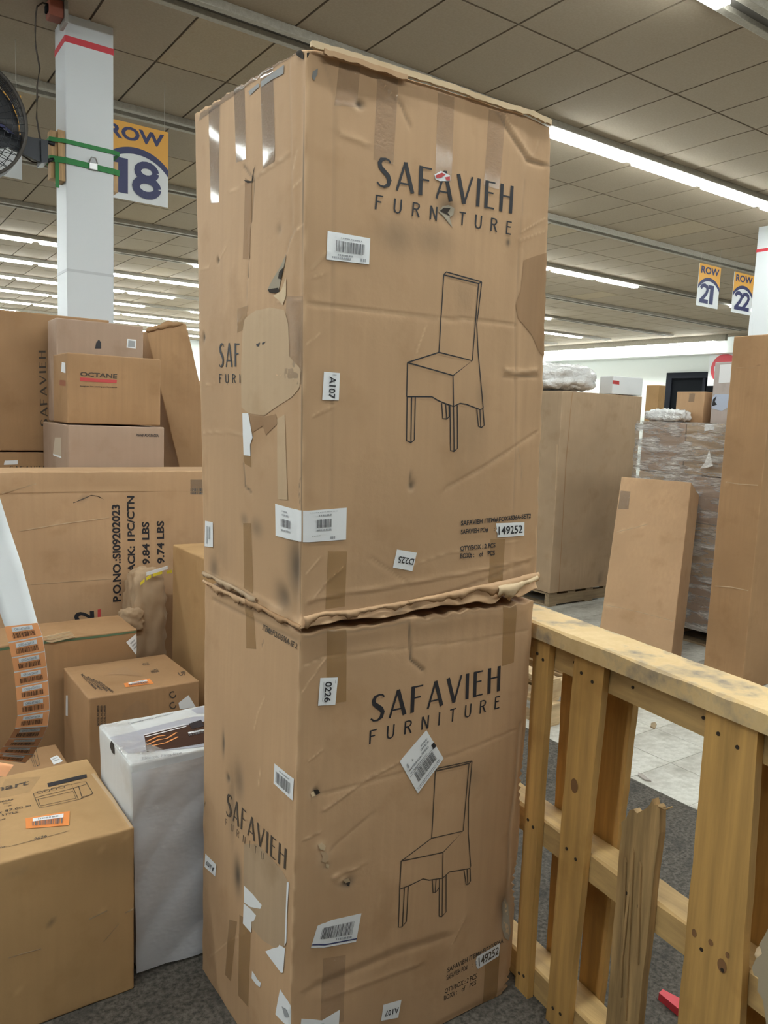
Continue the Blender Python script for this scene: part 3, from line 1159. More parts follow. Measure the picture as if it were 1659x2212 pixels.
CL = np.array([[[(.797, 1.430, 0), (.793, 1.426, LOW_TOP)], [(.797, 1.955, 0), (.797, 1.972, LOW_TOP)]],
               [[(1.497, 1.426, 0), (1.493, 1.426, LOW_TOP - .004)], [(1.497, 1.955, 0), (1.497, 1.968, LOW_TOP - .004)]]], float)
low = Carton('chair_carton', 'battered brown chair carton on the floor under a second one, white labels and chair drawing', 'carton', CL, KRAFT, step=.0052, r=.0035,
             bulge=.004, amp=.0007, seed=4, edge=.0012, feats=low_feats, warp=seam_warp_low, group='stacked chair cartons', edgewear=.5)

UB = 1.135


def seam_warp_up(P, s):
    P = P.copy()
    x, y, z = P[:, 0:1], P[:, 1:2], P[:, 2:3]
    # crushed lip along the bottom
    k = np.exp(-((z - UB) / .016) ** 2)
    f = np.exp(-((y - 1.43) / .02) ** 2)
    l = np.exp(-((x - .79) / .02) ** 2)
    P[:, 1:2] -= k * f * (.010 + .005 * np.sin(x * 37 + 2) + .003 * np.sin(x * 90))
    P[:, 0:1] -= k * l * (.007 + .004 * np.sin(y * 50))
    t = np.clip((x - 1.12) / .38, 0, 1)
    P[:, 2:3] += np.exp(-((z - UB) / .05) ** 2) * f * (.004 * np.sin(x * 23) + t * .012 * np.sin(x * 60))
    # torn top-right corner and crushed near corner at the top
    c = np.exp(-(((x - 1.455) / .035) ** 2 + ((z - 2.315) / .035) ** 2 + ((y - 1.43) / .05) ** 2))
    P[:, 2:3] -= c * .009
    P[:, 0:1] -= c * .005
    c = np.exp(-(((x - .775) / .018) ** 2 + ((z - 2.305) / .02) ** 2 + ((y - 1.436) / .02) ** 2))
    P[:, 2:3] -= c * .008
    # ragged plastic-taped top edge on the left
    k = np.exp(-((z - 2.33) / .02) ** 2) * l
    P[:, 2:3] += k * (.003 * np.sin(y * 90) + .002 * np.sin(y * 231))
    # right edge worn
    c = np.exp(-((x - 1.48) / .02) ** 2) * f * np.clip((z - 1.2) / .1, 0, 1)
    P[:, 0:1] += c * (.0015 * np.sin(z * 61) + .0012 * np.sin(z * 143))
    return P


up_feats = [
    ('crease', 'front', [(663, 655), (760, 668), (940, 690), (1010, 690), (1110, 702)], .005, -.003, .6, .05),
    ('crease', 'front', [(690, 110), (712, 170), (724, 215), (722, 330), (718, 620), (714, 1000), (712, 1090)], .007, -.003, .1, .18),
    ('crease', 'front', [(812, 168), (865, 225), (885, 272)], .006, -.004, .25, .35),
    ('crease', 'front', [(1064, 222), (1100, 285), (1140, 345), (1190, 360)], .007, -.006, .35, .45),
    ('crease', 'front', [(1078, 225), (1120, 300), (1150, 340)], .005, .004, .4, 0),
    ('crease', 'front', [(1142, 345), (1160, 322), (1165, 300)], .005, .002, .3, .1),
    ('crease', 'front', [(1135, 390), (1122, 520), (1112, 700), (1112, 1000), (1108, 1150)], .006, -.003, .15, .25),
    ('crease', 'front', [(1128, 500), (1180, 470)], .004, .002, .5, 0),
    ('crease', 'front', [(1120, 520), (1175, 500)], .004, .002, .5, 0),
    ('crease', 'front', [(960, 1055), (1040, 1010), (1165, 932)], .008, -.003, .45, 0),
    ('crease', 'front', [(1118, 965), (1126, 1010), (1128, 1050)], .004, -.002, .4, .4),
    ('crease', 'front', [(1088, 800), (1112, 806), (1160, 800)], .007, .005, .9, .2),
    ('crease', 'front', [(1085, 812), (1120, 812), (1162, 812)], .005, -.004, .3, .5),
    ('crease', 'front', [(660, 1298), (740, 1282), (860, 1262), (1000, 1238), (1150, 1205)], .006, .003, .55, 0),
    ('crease', 'front', [(860, 1308), (960, 1285), (1050, 1250), (1140, 1215)], .006, -.003, .5, .1),
    ('crease', 'front', [(672, 1300), (698, 1262), (740, 1225)], .004, .003, .8, 0),
    ('crease', 'front', [(660, 1240), (690, 1205)], .004, .002, .6, 0),
    ('crease', 'front', [(800, 1205), (850, 1240), (880, 1260)], .006, -.002, .3, 0),
    ('crease', 'front', [(885, 1220), (960, 1195), (1130, 1165)], .005, .0015, .35, 0),
    ('crease', 'front', [(672, 580), (705, 545)], .004, .003, .8, 0),
    ('crease', 'front', [(672, 600), (700, 590)], .004, .002, .4, 0),
    ('crease', 'front', [(895, 760), (915, 705)], .004, .002, .45, 0),
    ('crease', 'front', [(660, 745), (690, 720)], .005, .002, .35, 0),
    ('crease', 'front', [(670, 900), (720, 875)], .006, .002, .3, 0),
    ('crease', 'front', [(735, 290), (780, 305), (790, 312)], .01, .003, .3, 0),
    ('dent', 'front', (775, 226), .012, .008, -.005, .2, .8),
    ('dent', 'front', (768, 230), .010, .010, .003, .9, 0),
    ('dent', 'front', (885, 1048), .008, .012, -.004, .4, .6),
    ('dent', 'front', (882, 1030), .004, .014, -.002, .2, .4),
    ('dent', 'front', (855, 512), .05, .035, 0, 0, .28),
    ('dent', 'front', (930, 520), .06, .03, 0, 0, .22),
    ('dent', 'front', (1035, 860), .02, .04, 0, 0, .18),
    ('dent', 'front', (1000, 640), .03, .05, 0, 0, .12),
    ('dent', 'front', (1008, 920), .06, .08, 0, 0, .12),
    ('dent', 'front', (1096, 524), .006, .008, 0, 0, .8),
    ('dent', 'front', (965, 455), .026, .024, -.004, 0, .5),
    ('dent', 'front', (900, 900), .3, .35, .006, 0, 0),
    ('dent', 'front', (860, 1310), .015, .012, 0, 0, .4),
    ('step', 'front', (1128, 560), .004, -.003),
    # left face
    ('crease', 'left', [(655, 190), (653, 700), (649, 1330)], .004, -.003, 0, .75),
    ('crease', 'left', [(560, 380), (585, 362), (625, 335)], .004, .004, .7, .2),
    ('crease', 'left', [(500, 415), (540, 395)], .005, .002, .45, 0),
    ('crease', 'left', [(540, 500), (545, 560), (544, 600)], .004, -.004, .1, .8),
    ('crease', 'left', [(543, 600), (541, 655)], .004, -.002, .2, .3),
    ('crease', 'left', [(530, 360), (553, 390), (548, 480)], .007, -.005, 0, .55),
    ('crease', 'left', [(624, 120), (628, 250), (632, 420), (634, 500)], .006, -.004, .2, .2),
    ('crease', 'left', [(640, 325), (634, 365)], .004, -.004, .6, .2),
    ('crease', 'left', [(650, 385), (636, 405)], .004, .003, .5, .1),
    ('crease', 'left', [(640, 495), (628, 520), (622, 545)], .004, -.004, .6, .5),
    ('crease', 'left', [(655, 483), (640, 498)], .004, .003, .6, 0),
    ('crease', 'left', [(603, 652), (625, 645), (655, 647)], .004, .002, .5, 0),
    ('crease', 'left', [(570, 700), (590, 670)], .004, .002, .6, 0),
    ('crease', 'left', [(525, 700), (545, 675)], .004, .002, .5, 0),
    ('crease', 'left', [(440, 935), (475, 932), (530, 938)], .005, .002, .35, .05),
    ('crease', 'left', [(448, 830), (470, 828)], .005, .002, .3, 0),
    ('crease', 'left', [(598, 812), (640, 805), (648, 800)], .004, .003, .7, 0),
    ('crease', 'left', [(432, 580), (455, 577)], .005, .002, .4, 0),
    ('crease', 'left', [(480, 560), (495, 535)], .004, .002, .5, 0),
    ('crease', 'left', [(530, 1000), (532, 1050), (545, 1062)], .007, -.004, 0, .75),
    ('crease', 'left', [(647, 1035), (643, 1060), (648, 1090)], .005, -.004, 0, .8),
    ('crease', 'left', [(447, 1235), (500, 1260), (560, 1292), (610, 1318)], .008, .005, .6, .2),
    ('dent', 'left', (476, 563), .007, .007, -.005, 0, .95),
    ('dent', 'left', (606, 497), .010, .010, -.003, .3, .3),
    ('dent', 'left', (443, 729), .008, .010, -.004, 0, .9),
    ('dent', 'left', (637, 1225), .030, .06, -.004, 0, .62),
    ('dent', 'left', (612, 1290), .035, .03, -.004, 0, .5),
    ('dent', 'left', (462, 1230), .03, .035, -.001, 0, .45),
    ('dent', 'left', (530, 1122), .02, .015, 0, 0, .35),
    ('dent', 'left', (556, 1140), .03, .02, 0, 0, .35),
    ('dent', 'left', (480, 1190), .06, .05, 0, 0, .12),
    ('dent', 'left', (645, 745), .012, .04, 0, 0, .35),
    ('step', 'left', (640, 700), .004, -.004),
    ('dent', 'left', (520, 700), .2, .3, .007, 0, 0),
]
CU = np.array([[[(.793, 1.428, UB), (.776, 1.436, 2.303)], [(.795, 1.972, UB + .012), (.778, 2.035, 2.345)]],
               [[(1.500, 1.428, UB + .008), (1.455, 1.432, 2.316)], [(1.500, 1.972, UB + .01), (1.455, 2.03, 2.345)]]], float)
up = Carton('chair_carton', 'upper tall chair carton sealed with shiny tape, stacked on top of another', 'carton', CU, KRAFT, step=.0052, r=.0035,
            bulge=.004, amp=.0008, seed=9, edge=.0012, feats=up_feats, warp=seam_warp_up, group='stacked chair cartons', edgewear=.5)


def fit(z, *pts): return [z(*p) for p in pts]


# --- printing, upper front
up.letters('front', [(811, 403), (1105, 462), (1109, 403), (813, 338)], deco_letters('SAFAVIEH', .135, .06, .16), INK)
up.letters('front', [(806, 452), (1103, 508), (1105, 480), (809, 421)], deco_letters('FURNITURE', .1, .1, .62, '4'), INK)
chair_up = [[(895, 597), (932, 100)], [(932, 100), (948, 84), (1176, 147)], [(935, 103), (1155, 158), (1176, 147)], [(1155, 158), (1112, 650)],
            [(1176, 147), (1142, 420), (1150, 600), (1182, 955)], [(695, 662), (895, 597), (1112, 650), (985, 745), (695, 662)], [(695, 662), (690, 880)],
            [(985, 745), (988, 942)], [(690, 880), (850, 880), (890, 905), (940, 925), (988, 942), (1030, 922), (1070, 928), (1160, 962), (1182, 955)],
            [(693, 880), (690, 1160), (718, 1172), (740, 1155), (745, 882)], [(718, 1172), (722, 882)], [(965, 935), (972, 1222), (995, 1228), (1017, 1208), (1012, 935)],
            [(995, 1228), (988, 942)], [(912, 920), (920, 1018), (945, 1022), (962, 1005), (960, 935)], [(945, 1022), (938, 925)],
            [(1140, 962), (1150, 1070), (1170, 1076), (1188, 1062), (1180, 960)], [(1165, 1075), (1160, 965)]]
up.lines('chair_drawing', 'front', [[zg(*p) for p in L] for L in chair_up], .0028, INK)
up.text('front', 'SAFAVIEH ITEM#:FOX6506A-SET2', [(992, 1136), (1146, 1120), (1147, 1109), (992, 1124)], off=.0024, bold=.024)
up.text('front', 'SAFAVIEH PO#     :', [(992, 1155), (1066, 1148), (1066, 1137), (992, 1143)], off=.0024, bold=.024)
up.text('front', 'QTY/BOX : 2 PCS', [(991, 1191), (1068, 1184), (1068, 1172), (991, 1179)], off=.0024, bold=.024)
up.text('front', 'BOX# :    of    PCS', [(991, 1207), (1067, 1200), (1067, 1188), (991, 1195)], off=.0024, bold=.024)
# --- labels, upper front
q = [(703, 561), (794, 572), (797, 516), (706, 499)]
L = up.label('front', q)
up.bars('front', q, .2, .88, .32, .72, L, 34, 5)
up.smallprint('front', q, [(.25, .6, .18, .06), (.12, .55, .08, .06), (.78, .9, .06, .12), (.3, .8, .80, .04)], L)
q = [(693, 864), (728, 865), (731, 806), (697, 803)]
L = up.label('front', q)
up.text('front', 'A107', [(708, 813), (706, 860), (719, 861), (722, 814)], INK, L, .0034)
up.smallprint('front', q, [(.55, .75, .90, .03)], L)
q = [(846, 1225), (888, 1233), (897, 1193), (854, 1186)]
L = up.label('front', q)
up.text('front', 'D225', [(891, 1206), (858, 1200), (855, 1214), (888, 1219)], INK, L, .0034)
q = [(1070, 1161), (1133, 1157), (1133, 1128), (1069, 1130)]
L = up.label('front', q, ragged=[(.04, 0), (1, 0), (1, 1), (0, 1), (.03, .6), (0, .5), (.05, .3)])
up.text('front', '149252', [(1074, 1155), (1128, 1151), (1128, 1134), (1074, 1137)], INK, L, .0034)
q = [(653, 1172), (745, 1165), (746, 1096), (653, 1104)]
L = up.label('front', q)
up.bars('front', q, .30, .66, .44, .70, L, 16, 8)
up.smallprint('front', q, [(.35, .65, .80, .05), (.30, .66, .34, .05), (.2, .4, .18, .02), (.62, .75, .06, .08), (.14, .8, .92, .015)], L)
q = [(598, 1157), (652, 1172), (652, 1104), (598, 1088)]
L = up.label('left', q)
up.bars('left', q, .25, .62, .35, .60, L, 12, 2)
up.smallprint('left', q, [(.3, .55, .70, .05), (.25, .6, .22, .05), (.3, .5, .82, .04)], L)
# --- tape, upper
for q, m in (([(722, 228), (770, 233), (778, 145), (733, 133)], TAPE_TAN), ([(805, 345), (848, 356), (860, 172), (815, 160)], TAPE_TAN),
             ([(938, 385), (973, 392), (981, 210), (945, 198)], TAPE_TAN), ([(1043, 402), (1077, 410), (1093, 245), (1056, 236)], TAPE_TAN),
             ([(702, 1318), (744, 1312), (748, 1190), (707, 1190)], TAPE_BROWN), ([(1054, 1268), (1085, 1262), (1090, 1164), (1058, 1164)], TAPE_BROWN)):
    up.shape('tape_strip', 'front', q, [[(0, 0), (1, 0), (1, 1), (0, 1)]], m, .0009)
for q, m in (([(458, 440), (477, 438), (476, 222), (452, 238)], TAPE_CLEAR), ([(514, 352), (535, 344), (528, 172), (505, 190)], TAPE_CLEAR),
             ([(572, 366), (598, 350), (590, 130), (562, 150)], TAPE_CLEAR), ([(533, 560), (547, 560), (548, 395), (534, 385)], PATCH),
             ([(522, 720), (540, 712), (546, 660), (523, 668)], TAPE_BROWN), ([(528, 1270), (548, 1282), (545, 1130), (528, 1130)], TAPE_BROWN),
             ([(618, 830), (652, 830), (655, 640), (622, 640)], TAPE_TAN), ([(530, 1000), (548, 1010), (548, 985), (532, 985)], TAPE_BROWN)):
    up.shape('tape_strip', 'left', q, [[(0, 0), (1, 0), (1, 1), (0, 1)]], m, .0009)
up.poly('tape_strip', 'left', [(431, 262), (434, 245), (505, 192), (590, 128), (640, 98), (648, 112), (600, 142), (520, 196), (452, 246)], TAPE_CLEAR, .0012)
GREYT = plain('grey_tape_remnant', (.14, .135, .13), .5)
up.poly('torn_tape_remnant', 'left', [(565, 177), (587, 160), (615, 140), (614, 160), (590, 172), (566, 189)], GREYT, .0014)
up.poly('torn_tape_remnant', 'left', [(538, 198), (560, 180), (562, 187), (542, 206)], GREYT, .0014)
up.poly('torn_tape_remnant', 'front', [(675, 155), (686, 148), (685, 160), (678, 174), (673, 168)], GREYT, .0014)
# --- torn places, upper
up.poly('bare_patch', 'left', [(538, 690), (534, 720), (530, 800), (530, 880), (545, 893), (578, 898), (600, 880), (632, 858), (646, 836), (650, 800), (628, 770), (626, 700), (618, 670), (590, 665), (560, 672)], WORN, .0010)
up.poly('bare_patch', 'left', [(603, 905), (618, 895), (624, 1080), (603, 1078)], WORN, .0010)
up.poly('torn_layer', 'left', [(548, 897), (578, 900), (600, 895), (604, 915), (580, 940), (574, 920), (552, 935)], PATCH, .0010)
o = up.poly('torn_hole', 'left', [(622, 548), (611, 575), (594, 605), (584, 628), (590, 632), (607, 628), (612, 600), (618, 575)], PULP, .0014)
up.poly('torn_opening', 'left', [(617, 578), (608, 588), (606, 602), (612, 604)], HOLE, .0020, o)
up.poly('torn_opening', 'left', [(586, 626), (606, 622), (609, 631), (598, 634), (588, 632)], HOLE, .0020, o)
up.poly('torn_fibres', 'left', [(596, 640), (612, 628), (622, 600), (622, 640), (615, 660), (606, 648)], BARE, .0016)
up.poly('torn_opening', 'left', [(531, 390), (548, 392), (552, 370), (556, 356), (549, 395), (540, 396)], HOLE, .0016)
WT = up.poly('white_sticker_scrap', 'left', [(532, 893), (545, 893), (549, 920), (553, 945), (547, 960), (547, 985), (532, 983)], PAPER, .0016)
q = [(443, 1180), (461, 1182), (461, 1128), (444, 1125)]
L = up.label('left', q)
up.smallprint('left', q, [(.25, .40, .12, .7), (.55, .70, .3, .5)], L)
up.poly('scuffed_patch', 'front', [(1132, 562), (1160, 552), (1184, 545), (1180, 640), (1176, 775), (1165, 760), (1150, 725), (1130, 700), (1117, 690), (1112, 660), (1125, 620)], PATCH, .0010)
o = up.poly('torn_hole', 'front', [(945, 458), (955, 446), (968, 443), (980, 450), (978, 464), (970, 470), (974, 492), (964, 478), (955, 466)], PULP, .0014)
up.poly('torn_opening', 'front', [(948, 456), (958, 449), (972, 450), (966, 460), (972, 468), (960, 462)], HOLE, .0020, o)
o = up.poly('red_sticker_scrap', 'front', [(936, 378), (950, 370), (970, 380), (970, 392), (948, 392), (938, 388)], PAPER, .0016)
up.poly('red_print', 'front', [(938, 380), (952, 374), (960, 378), (950, 385), (940, 386)], RED_INK, .0024, o)
up.poly('red_print', 'front', [(958, 384), (969, 382), (969, 391), (962, 391)], RED_INK, .0024, o)
# --- printing, upper left
up.letters('left', [(480, 794), (528, 792), (528, 742), (481, 742)], deco_letters('SAF', .135, .06, .2), INK)
up.letters('left', [(480, 828), (529, 827), (529, 809), (480, 808)], deco_letters('FURI', .1, .1, .5), INK)
up.poly('ink_remnant', 'left', [(562, 745), (570, 740), (568, 749), (564, 749)], INK, .0016)
up.poly('ink_remnant', 'left', [(574, 741), (582, 738), (575, 746)], INK, .0016)

# --- printing, lower front
low.letters('front', [(797, 1560), (1078, 1491), (1080, 1437), (800, 1502)], deco_letters('SAFAVIEH', .135, .06, .16), INK)
low.letters('front', [(793, 1606), (1077, 1528), (1079, 1501), (795, 1577)], deco_letters('FURNITURE', .1, .1, .62), INK)
chair_lo = [[(930, 832), (962, 362)], [(962, 362), (985, 345), (1222, 297)], [(965, 365), (1200, 313), (1222, 297)], [(1200, 313), (1155, 785)],
            [(1222, 297), (1195, 560), (1192, 800), (1212, 1035)], [(715, 990), (930, 832), (1155, 785), (1012, 933), (715, 990)], [(715, 990), (706, 1188)],
            [(1012, 933), (1012, 1115)], [(706, 1188), (780, 1160), (870, 1117), (915, 1128), (1012, 1115), (1060, 1072), (1130, 1062), (1205, 1050), (1212, 1035)],
            [(706, 1188), (702, 1458), (725, 1456), (757, 1420), (767, 1165)], [(730, 1455), (740, 1172)], [(990, 1120), (990, 1385), (1010, 1387), (1040, 1355), (1037, 1090)],
            [(1012, 1385), (1012, 1115)], [(938, 1128), (945, 1218), (965, 1213), (988, 1180)], [(960, 1212), (965, 1125)],
            [(1165, 1065), (1182, 1165), (1195, 1163), (1212, 1140), (1208, 1050)], [(1192, 1160), (1187, 1055)]]
low.lines('chair_drawing', 'front', [[zn(*p) for p in L] for L in chair_lo], .0030, INK_SOFT)
low.text('front', 'SAFAVIEH ITEM#:FOX6506A', [(963, 2100), (1085, 2036), (1086, 2024), (964, 2088)], INK_SOFT)
low.text('front', 'SAFAVIEH PO#     :', [(962, 2117), (1018, 2087), (1018, 2076), (962, 2104)], INK_SOFT)
low.text('front', 'QTY/BOX : 2 PCS', [(958, 2146), (1027, 2114), (1028, 2100), (959, 2134)], INK_SOFT)
low.text('front', 'BOX# :    of    PCS', [(957, 2161), (1026, 2126), (1027, 2115), (957, 2149)], INK_SOFT)
q = [(686, 1524), (722, 1521), (728, 1462), (691, 1464)]
L = low.label('front', q)
low.text('front', '0226', [(701, 1472), (698, 1516), (711, 1514), (715, 1471)], INK, L, .0034)
low.smallprint('front', q, [(.2, .24, .15, .7), (.84, .88, .8, .12)], L)
# tilted shipping label
q = [(897, 1710), (954, 1636), (917, 1575), (859, 1642)]
L = low.label('front', q)
low.bars('front', q, .16, .86, .20, .46, L, 40, 12)
low.smallprint('front', q, [(.05, .9, .10, .025), (.05, .9, .06, .02), (.08, .7, .52, .03), (.08, .55, .60, .05), (.10, .16, .70, .10), (.28, .33, .72, .06), (.58, .82, .62, .05), (.6, .9, .72, .05), (.66, .9, .80, .05)], L, PAPER_TEXT)
low.shape('black_mark', 'front', q, [[(.90, .46), (1, .46), (1, .60), (.90, .60)]], INK, .0034, L)
low.shape('printed_rule', 'front', q, [[(.03, .485), (.9, .485), (.9, .495), (.03, .495)]], PAPER_GREY, .0034, L)
q = [(670, 2046), (765, 2034), (776, 1968), (683, 1993)]
L = low.label('front', q, ragged=[(0, 0), (.28, -.02), (1, .05), (1, 1), (.3, 1.03), (.18, .98), (.10, .96), (0.02, .9)])
low.bars('front', q, .14, .86, .34, .80, L, 34, 21)
low.smallprint('front', q, [(.5, .86, .22, .07)], L)
low.shape('printed_rule', 'front', q, [[(0, .12), (.28, .08), (.28, .13), (0, .17)], [(.28, .08), (1, .15), (1, .19), (.28, .13)]], NAVY, .0034, L)
q = [(821, 2203), (858, 2196), (865, 2157), (826, 2168)]
L = low.label('front', q)
low.text('front', 'A107', [(859, 2172), (829, 2181), (828, 2193), (858, 2184)], INK, L, .0034)
q = [(1027, 2093), (1075, 2063), (1078, 2035), (1024, 2066)]
L = low.label('front', q, ragged=[(.06, 0), (1, 0), (1, 1), (.06, 1), (0, .7), (.08, .5), (0, .35)])
low.text('front', '149252', [(1031, 2085), (1073, 2058), (1075, 2041), (1030, 2066)], INK_SOFT, L, .0034)
q = [(644, 2250), (728, 2235), (732, 2178), (646, 2196)]
L = low.label('front', q, ragged=[(0, 0), (1, 0), (1, 1), (.55, .72), (.05, .92)])
low.smallprint('front', q, [(.2, .6, .55, .06), (.2, .7, .35, .05)], L)
q = [(597, 2190), (640, 2236), (634, 2180), (604, 2131)]
L = low.label('left', q, ragged=[(0, 0), (1, 0), (1, .6), (.75, 1), (.1, 1)])
low.poly('smudged_print', 'left', [(612, 2172), (620, 2178), (626, 2196), (618, 2195)], PAPER_TEXT, .0034, L)
for q, m in (([(704, 1520), (746, 1514), (748, 1335), (706, 1345)], TAPE_BROWN), ([(1082, 1438), (1108, 1430), (1116, 1290), (1086, 1296)], TAPE_BROWN),
             ([(1040, 2200), (1070, 2180), (1078, 2050), (1046, 2075)], TAPE_BROWN), ([(690, 2212), (740, 2205), (744, 2060), (696, 2068)], TAPE_TAN)):
    low.shape('tape_strip', 'front', q, [[(0, 0), (1, 0), (1, 1), (0, 1)]], m, .0009)
for q, m in (([(535, 1400), (556, 1402), (548, 1316), (530, 1306)], TAPE_BROWN), ([(487, 2105), (500, 2120), (515, 1990), (498, 1985)], TAPE_BROWN),
             ([(516, 2150), (538, 2175), (545, 1990), (520, 1975)], TAPE_BROWN)):
    low.shape('tape_strip', 'left', q, [[(0, 0), (1, 0), (1, 1), (0, 1)]], m, .0009)
low.text('left', 'ITEM#:FOX6506A-SE 2', [(568, 1361), (641, 1403), (643, 1390), (569, 1347)], INK_SOFT)
low.letters('left', [(492, 1758), (619, 1878), (621, 1834), (495, 1710)], deco_letters('SAFAVIEH', .135, .06, .16), INK_SOFT)
low.letters('left', [(490, 1781), (604, 1886), (605, 1870), (491, 1766)], deco_letters('FURNITURE', .07, .07, .75, '7,8'), INK_SOFT)
q = [(595, 1691), (633, 1729), (636, 1682), (597, 1648)]
L = low.label('left', q)
low.bars('left', q, .12, .88, .18, .72, L, 22, 6)
low.smallprint('left', q, [(.3, .8, .82, .06)], L)
q = [(443, 1872), (468, 1893), (470, 1867), (445, 1843)]
L = low.label('left', q)
low.text('left', 'A107', [(466, 1873), (448, 1856), (447, 1866), (465, 1883)], INK, L, .0034)
low.poly('bare_patch', 'left', [(532, 1822), (560, 1822), (592, 1856), (612, 1880), (624, 1905), (621, 1980), (618, 2042), (600, 2050), (570, 2030), (545, 2000), (531, 1960), (530, 1900)], KRAFT_GREY, .0010)
low.poly('white_sticker_scrap', 'left', [(531, 1911), (550, 1930), (569, 1954), (566, 1962), (556, 1960), (545, 1958), (531, 1948)], PAPER, .0016)
low.poly('white_sticker_scrap', 'left', [(530, 1950), (545, 1962), (557, 1976), (552, 1988), (547, 1990), (546, 2014), (528, 1994)], PAPER, .0016)
low.poly('white_sticker_scrap', 'left', [(576, 2054), (590, 2048), (603, 2045), (605, 2040), (617, 2048), (613, 2100), (609, 2101)], PAPER, .0016)
low.poly('white_sticker_scrap', 'left', [(622, 1905), (626, 1905), (622, 1975), (620, 2035), (616, 2042), (619, 1980)], PAPER, .0016)
low.poly('white_sticker_scrap', 'left', [(547, 2096), (552, 2103), (560, 2116), (566, 2122), (564, 2132), (556, 2126), (546, 2112)], PAPER, .0016)

# crushed rolls of cardboard lying in the seam between the two cartons
def roll(name, car, pts, rad, mat=KRAFT, seed=0):
    rg = random.Random(seed)
    P = []
    for a, b in zip(pts[:-1], pts[1:]):
        for t in np.linspace(0, 1, 7)[:-1]:
            P.append((1 - t) * np.asarray(a) + t * np.asarray(b))
    P.append(np.asarray(pts[-1]))
    P = [p + np.array([rg.uniform(-1, 1), rg.uniform(-1, 1), rg.uniform(-1, 1)]) * rad * .35 for p in P]
    R = [rad * rg.uniform(.5, 1.25) for _ in P]
    R[0] = R[-1] = rad * .25
    return tube(name, P, R, mat, car.root, 7, True)


def torn_strip(name, car, top, bot, out, push, mat, seed=0, n=46):
    """ragged strip of crushed cardboard hanging out of a seam; out = outward direction"""
    rg = random.Random(seed)
    out = np.asarray(out, float)

    def along(P, t):
        P = [np.asarray(p) for p in P]
        L = np.cumsum([0] + [np.linalg.norm(b - a) for a, b in zip(P[:-1], P[1:])])
        x = t * L[-1]
        k = min(int(np.searchsorted(L, x, 'right')) - 1, len(P) - 2)
        f = (x - L[k]) / max(L[k + 1] - L[k], 1e-9)
        return P[k] * (1 - f) + P[k + 1] * f
    V, F = [], []
    m = 5
    for i in range(n):
        t = i / (n - 1)
        a, b = along(top, t), along(bot, t)
        b = a + (b - a) * (.72 + .28 * math.sin(i * .31 + seed * 2))
        rag = .22 * math.sin(i * .7 + seed) + .15 * math.sin(i * 1.9) + rg.uniform(-.08, .08)
        for j in range(m):
            s_ = j / (m - 1)
            p = a * (1 - s_) + b * s_ + (b - a) * rag * s_
            p = p + out * (push * math.sin(math.pi * min(1, s_ * 1.15)) * (1 + .35 * math.sin(i * .5) + rg.uniform(-.12, .12)) + .001)
            p = p + np.array([0, 0, rg.uniform(-.0005, .0005)])
            V.append(p)
    for i in range(n - 1):
        for j in range(m - 1):
            k = i * m + j
            F.append((k, k + m, k + m + 1, k + 1))
    o = mesh_obj(name, V, F, mat, car.root, True)
    md = o.modifiers.new('thickness', 'SOLIDIFY')
    md.thickness = .002
    return o


FR, LF = (0, -1, 0), (-1, 0, 0)
torn_strip('torn_seam_flap', up, [at_y(p, 1.420) for p in ((655, 1332), (700, 1322), (760, 1318), (890, 1296))], [at_y(p, 1.420) for p in ((657, 1354), (700, 1338), (770, 1331), (890, 1307))], FR, .0045, KRAFT, 1)
torn_strip('torn_seam_flap', up, [at_y(p, 1.418) for p in ((880, 1298), (960, 1281), (1060, 1260), (1162, 1236))], [at_y(p, 1.418) for p in ((880, 1308), (960, 1297), (1050, 1288), (1085, 1294), (1162, 1266))], FR, .006, KRAFT, 2)
torn_strip('torn_seam_flap', up, [at_y(p, 1.412) for p in ((1075, 1266), (1120, 1258), (1160, 1244))], [at_y(p, 1.412) for p in ((1072, 1298), (1110, 1284), (1150, 1262))], FR, .006, BARE, 3, 18)
torn_strip('torn_seam_flap', up, [at_x(p, .788) for p in ((440, 1234), (500, 1262), (555, 1292))], [at_x(p, .788) for p in ((442, 1247), (500, 1277), (555, 1306))], LF, .0045, KRAFT_GREY, 4)
torn_strip('torn_seam_flap', low, [at_x(p, .788) for p in ((442, 1252), (490, 1277), (545, 1300))], [at_x(p, .788) for p in ((443, 1266), (490, 1290), (545, 1316))], LF, .004, KRAFT, 5)
torn_strip('torn_seam_flap', low, [at_x(p, .787) for p in ((535, 1292), (590, 1322), (652, 1352))], [at_x(p, .787) for p in ((535, 1310), (590, 1336), (652, 1366))], LF, .005, KRAFT_DARK, 6)


def flap_edge(name, car, top, mat, seed=0, th=.004, drop=.012):
    """raw double edge of a folded flap lying along the top rim"""
    rg = random.Random(seed)
    P = []
    for a, b in zip(top[:-1], top[1:]):
        for t in np.linspace(0, 1, 9)[:-1]:
            P.append((1 - t) * np.asarray(a) + t * np.asarray(b))
    P.append(np.asarray(top[-1]))
    V, F = [], []
    for p in P:
        j, k_ = rg.uniform(-.0012, .0012), rg.uniform(-.002, .002)
        for dy, dz in ((-th, -drop + k_), (-th, j), (th, j), (th, -drop + k_)):
            V.append(p + np.array([0, dy, dz]))
    for i in range(len(P) - 1):
        for k in range(4):
            F.append((i * 4 + k, i * 4 + (k + 1) % 4, (i + 1) * 4 + (k + 1) % 4, (i + 1) * 4 + k))
    F += [(3, 2, 1, 0), tuple((len(P) - 1) * 4 + k for k in range(4))]
    return mesh_obj(name, V, F, mat, car.root)


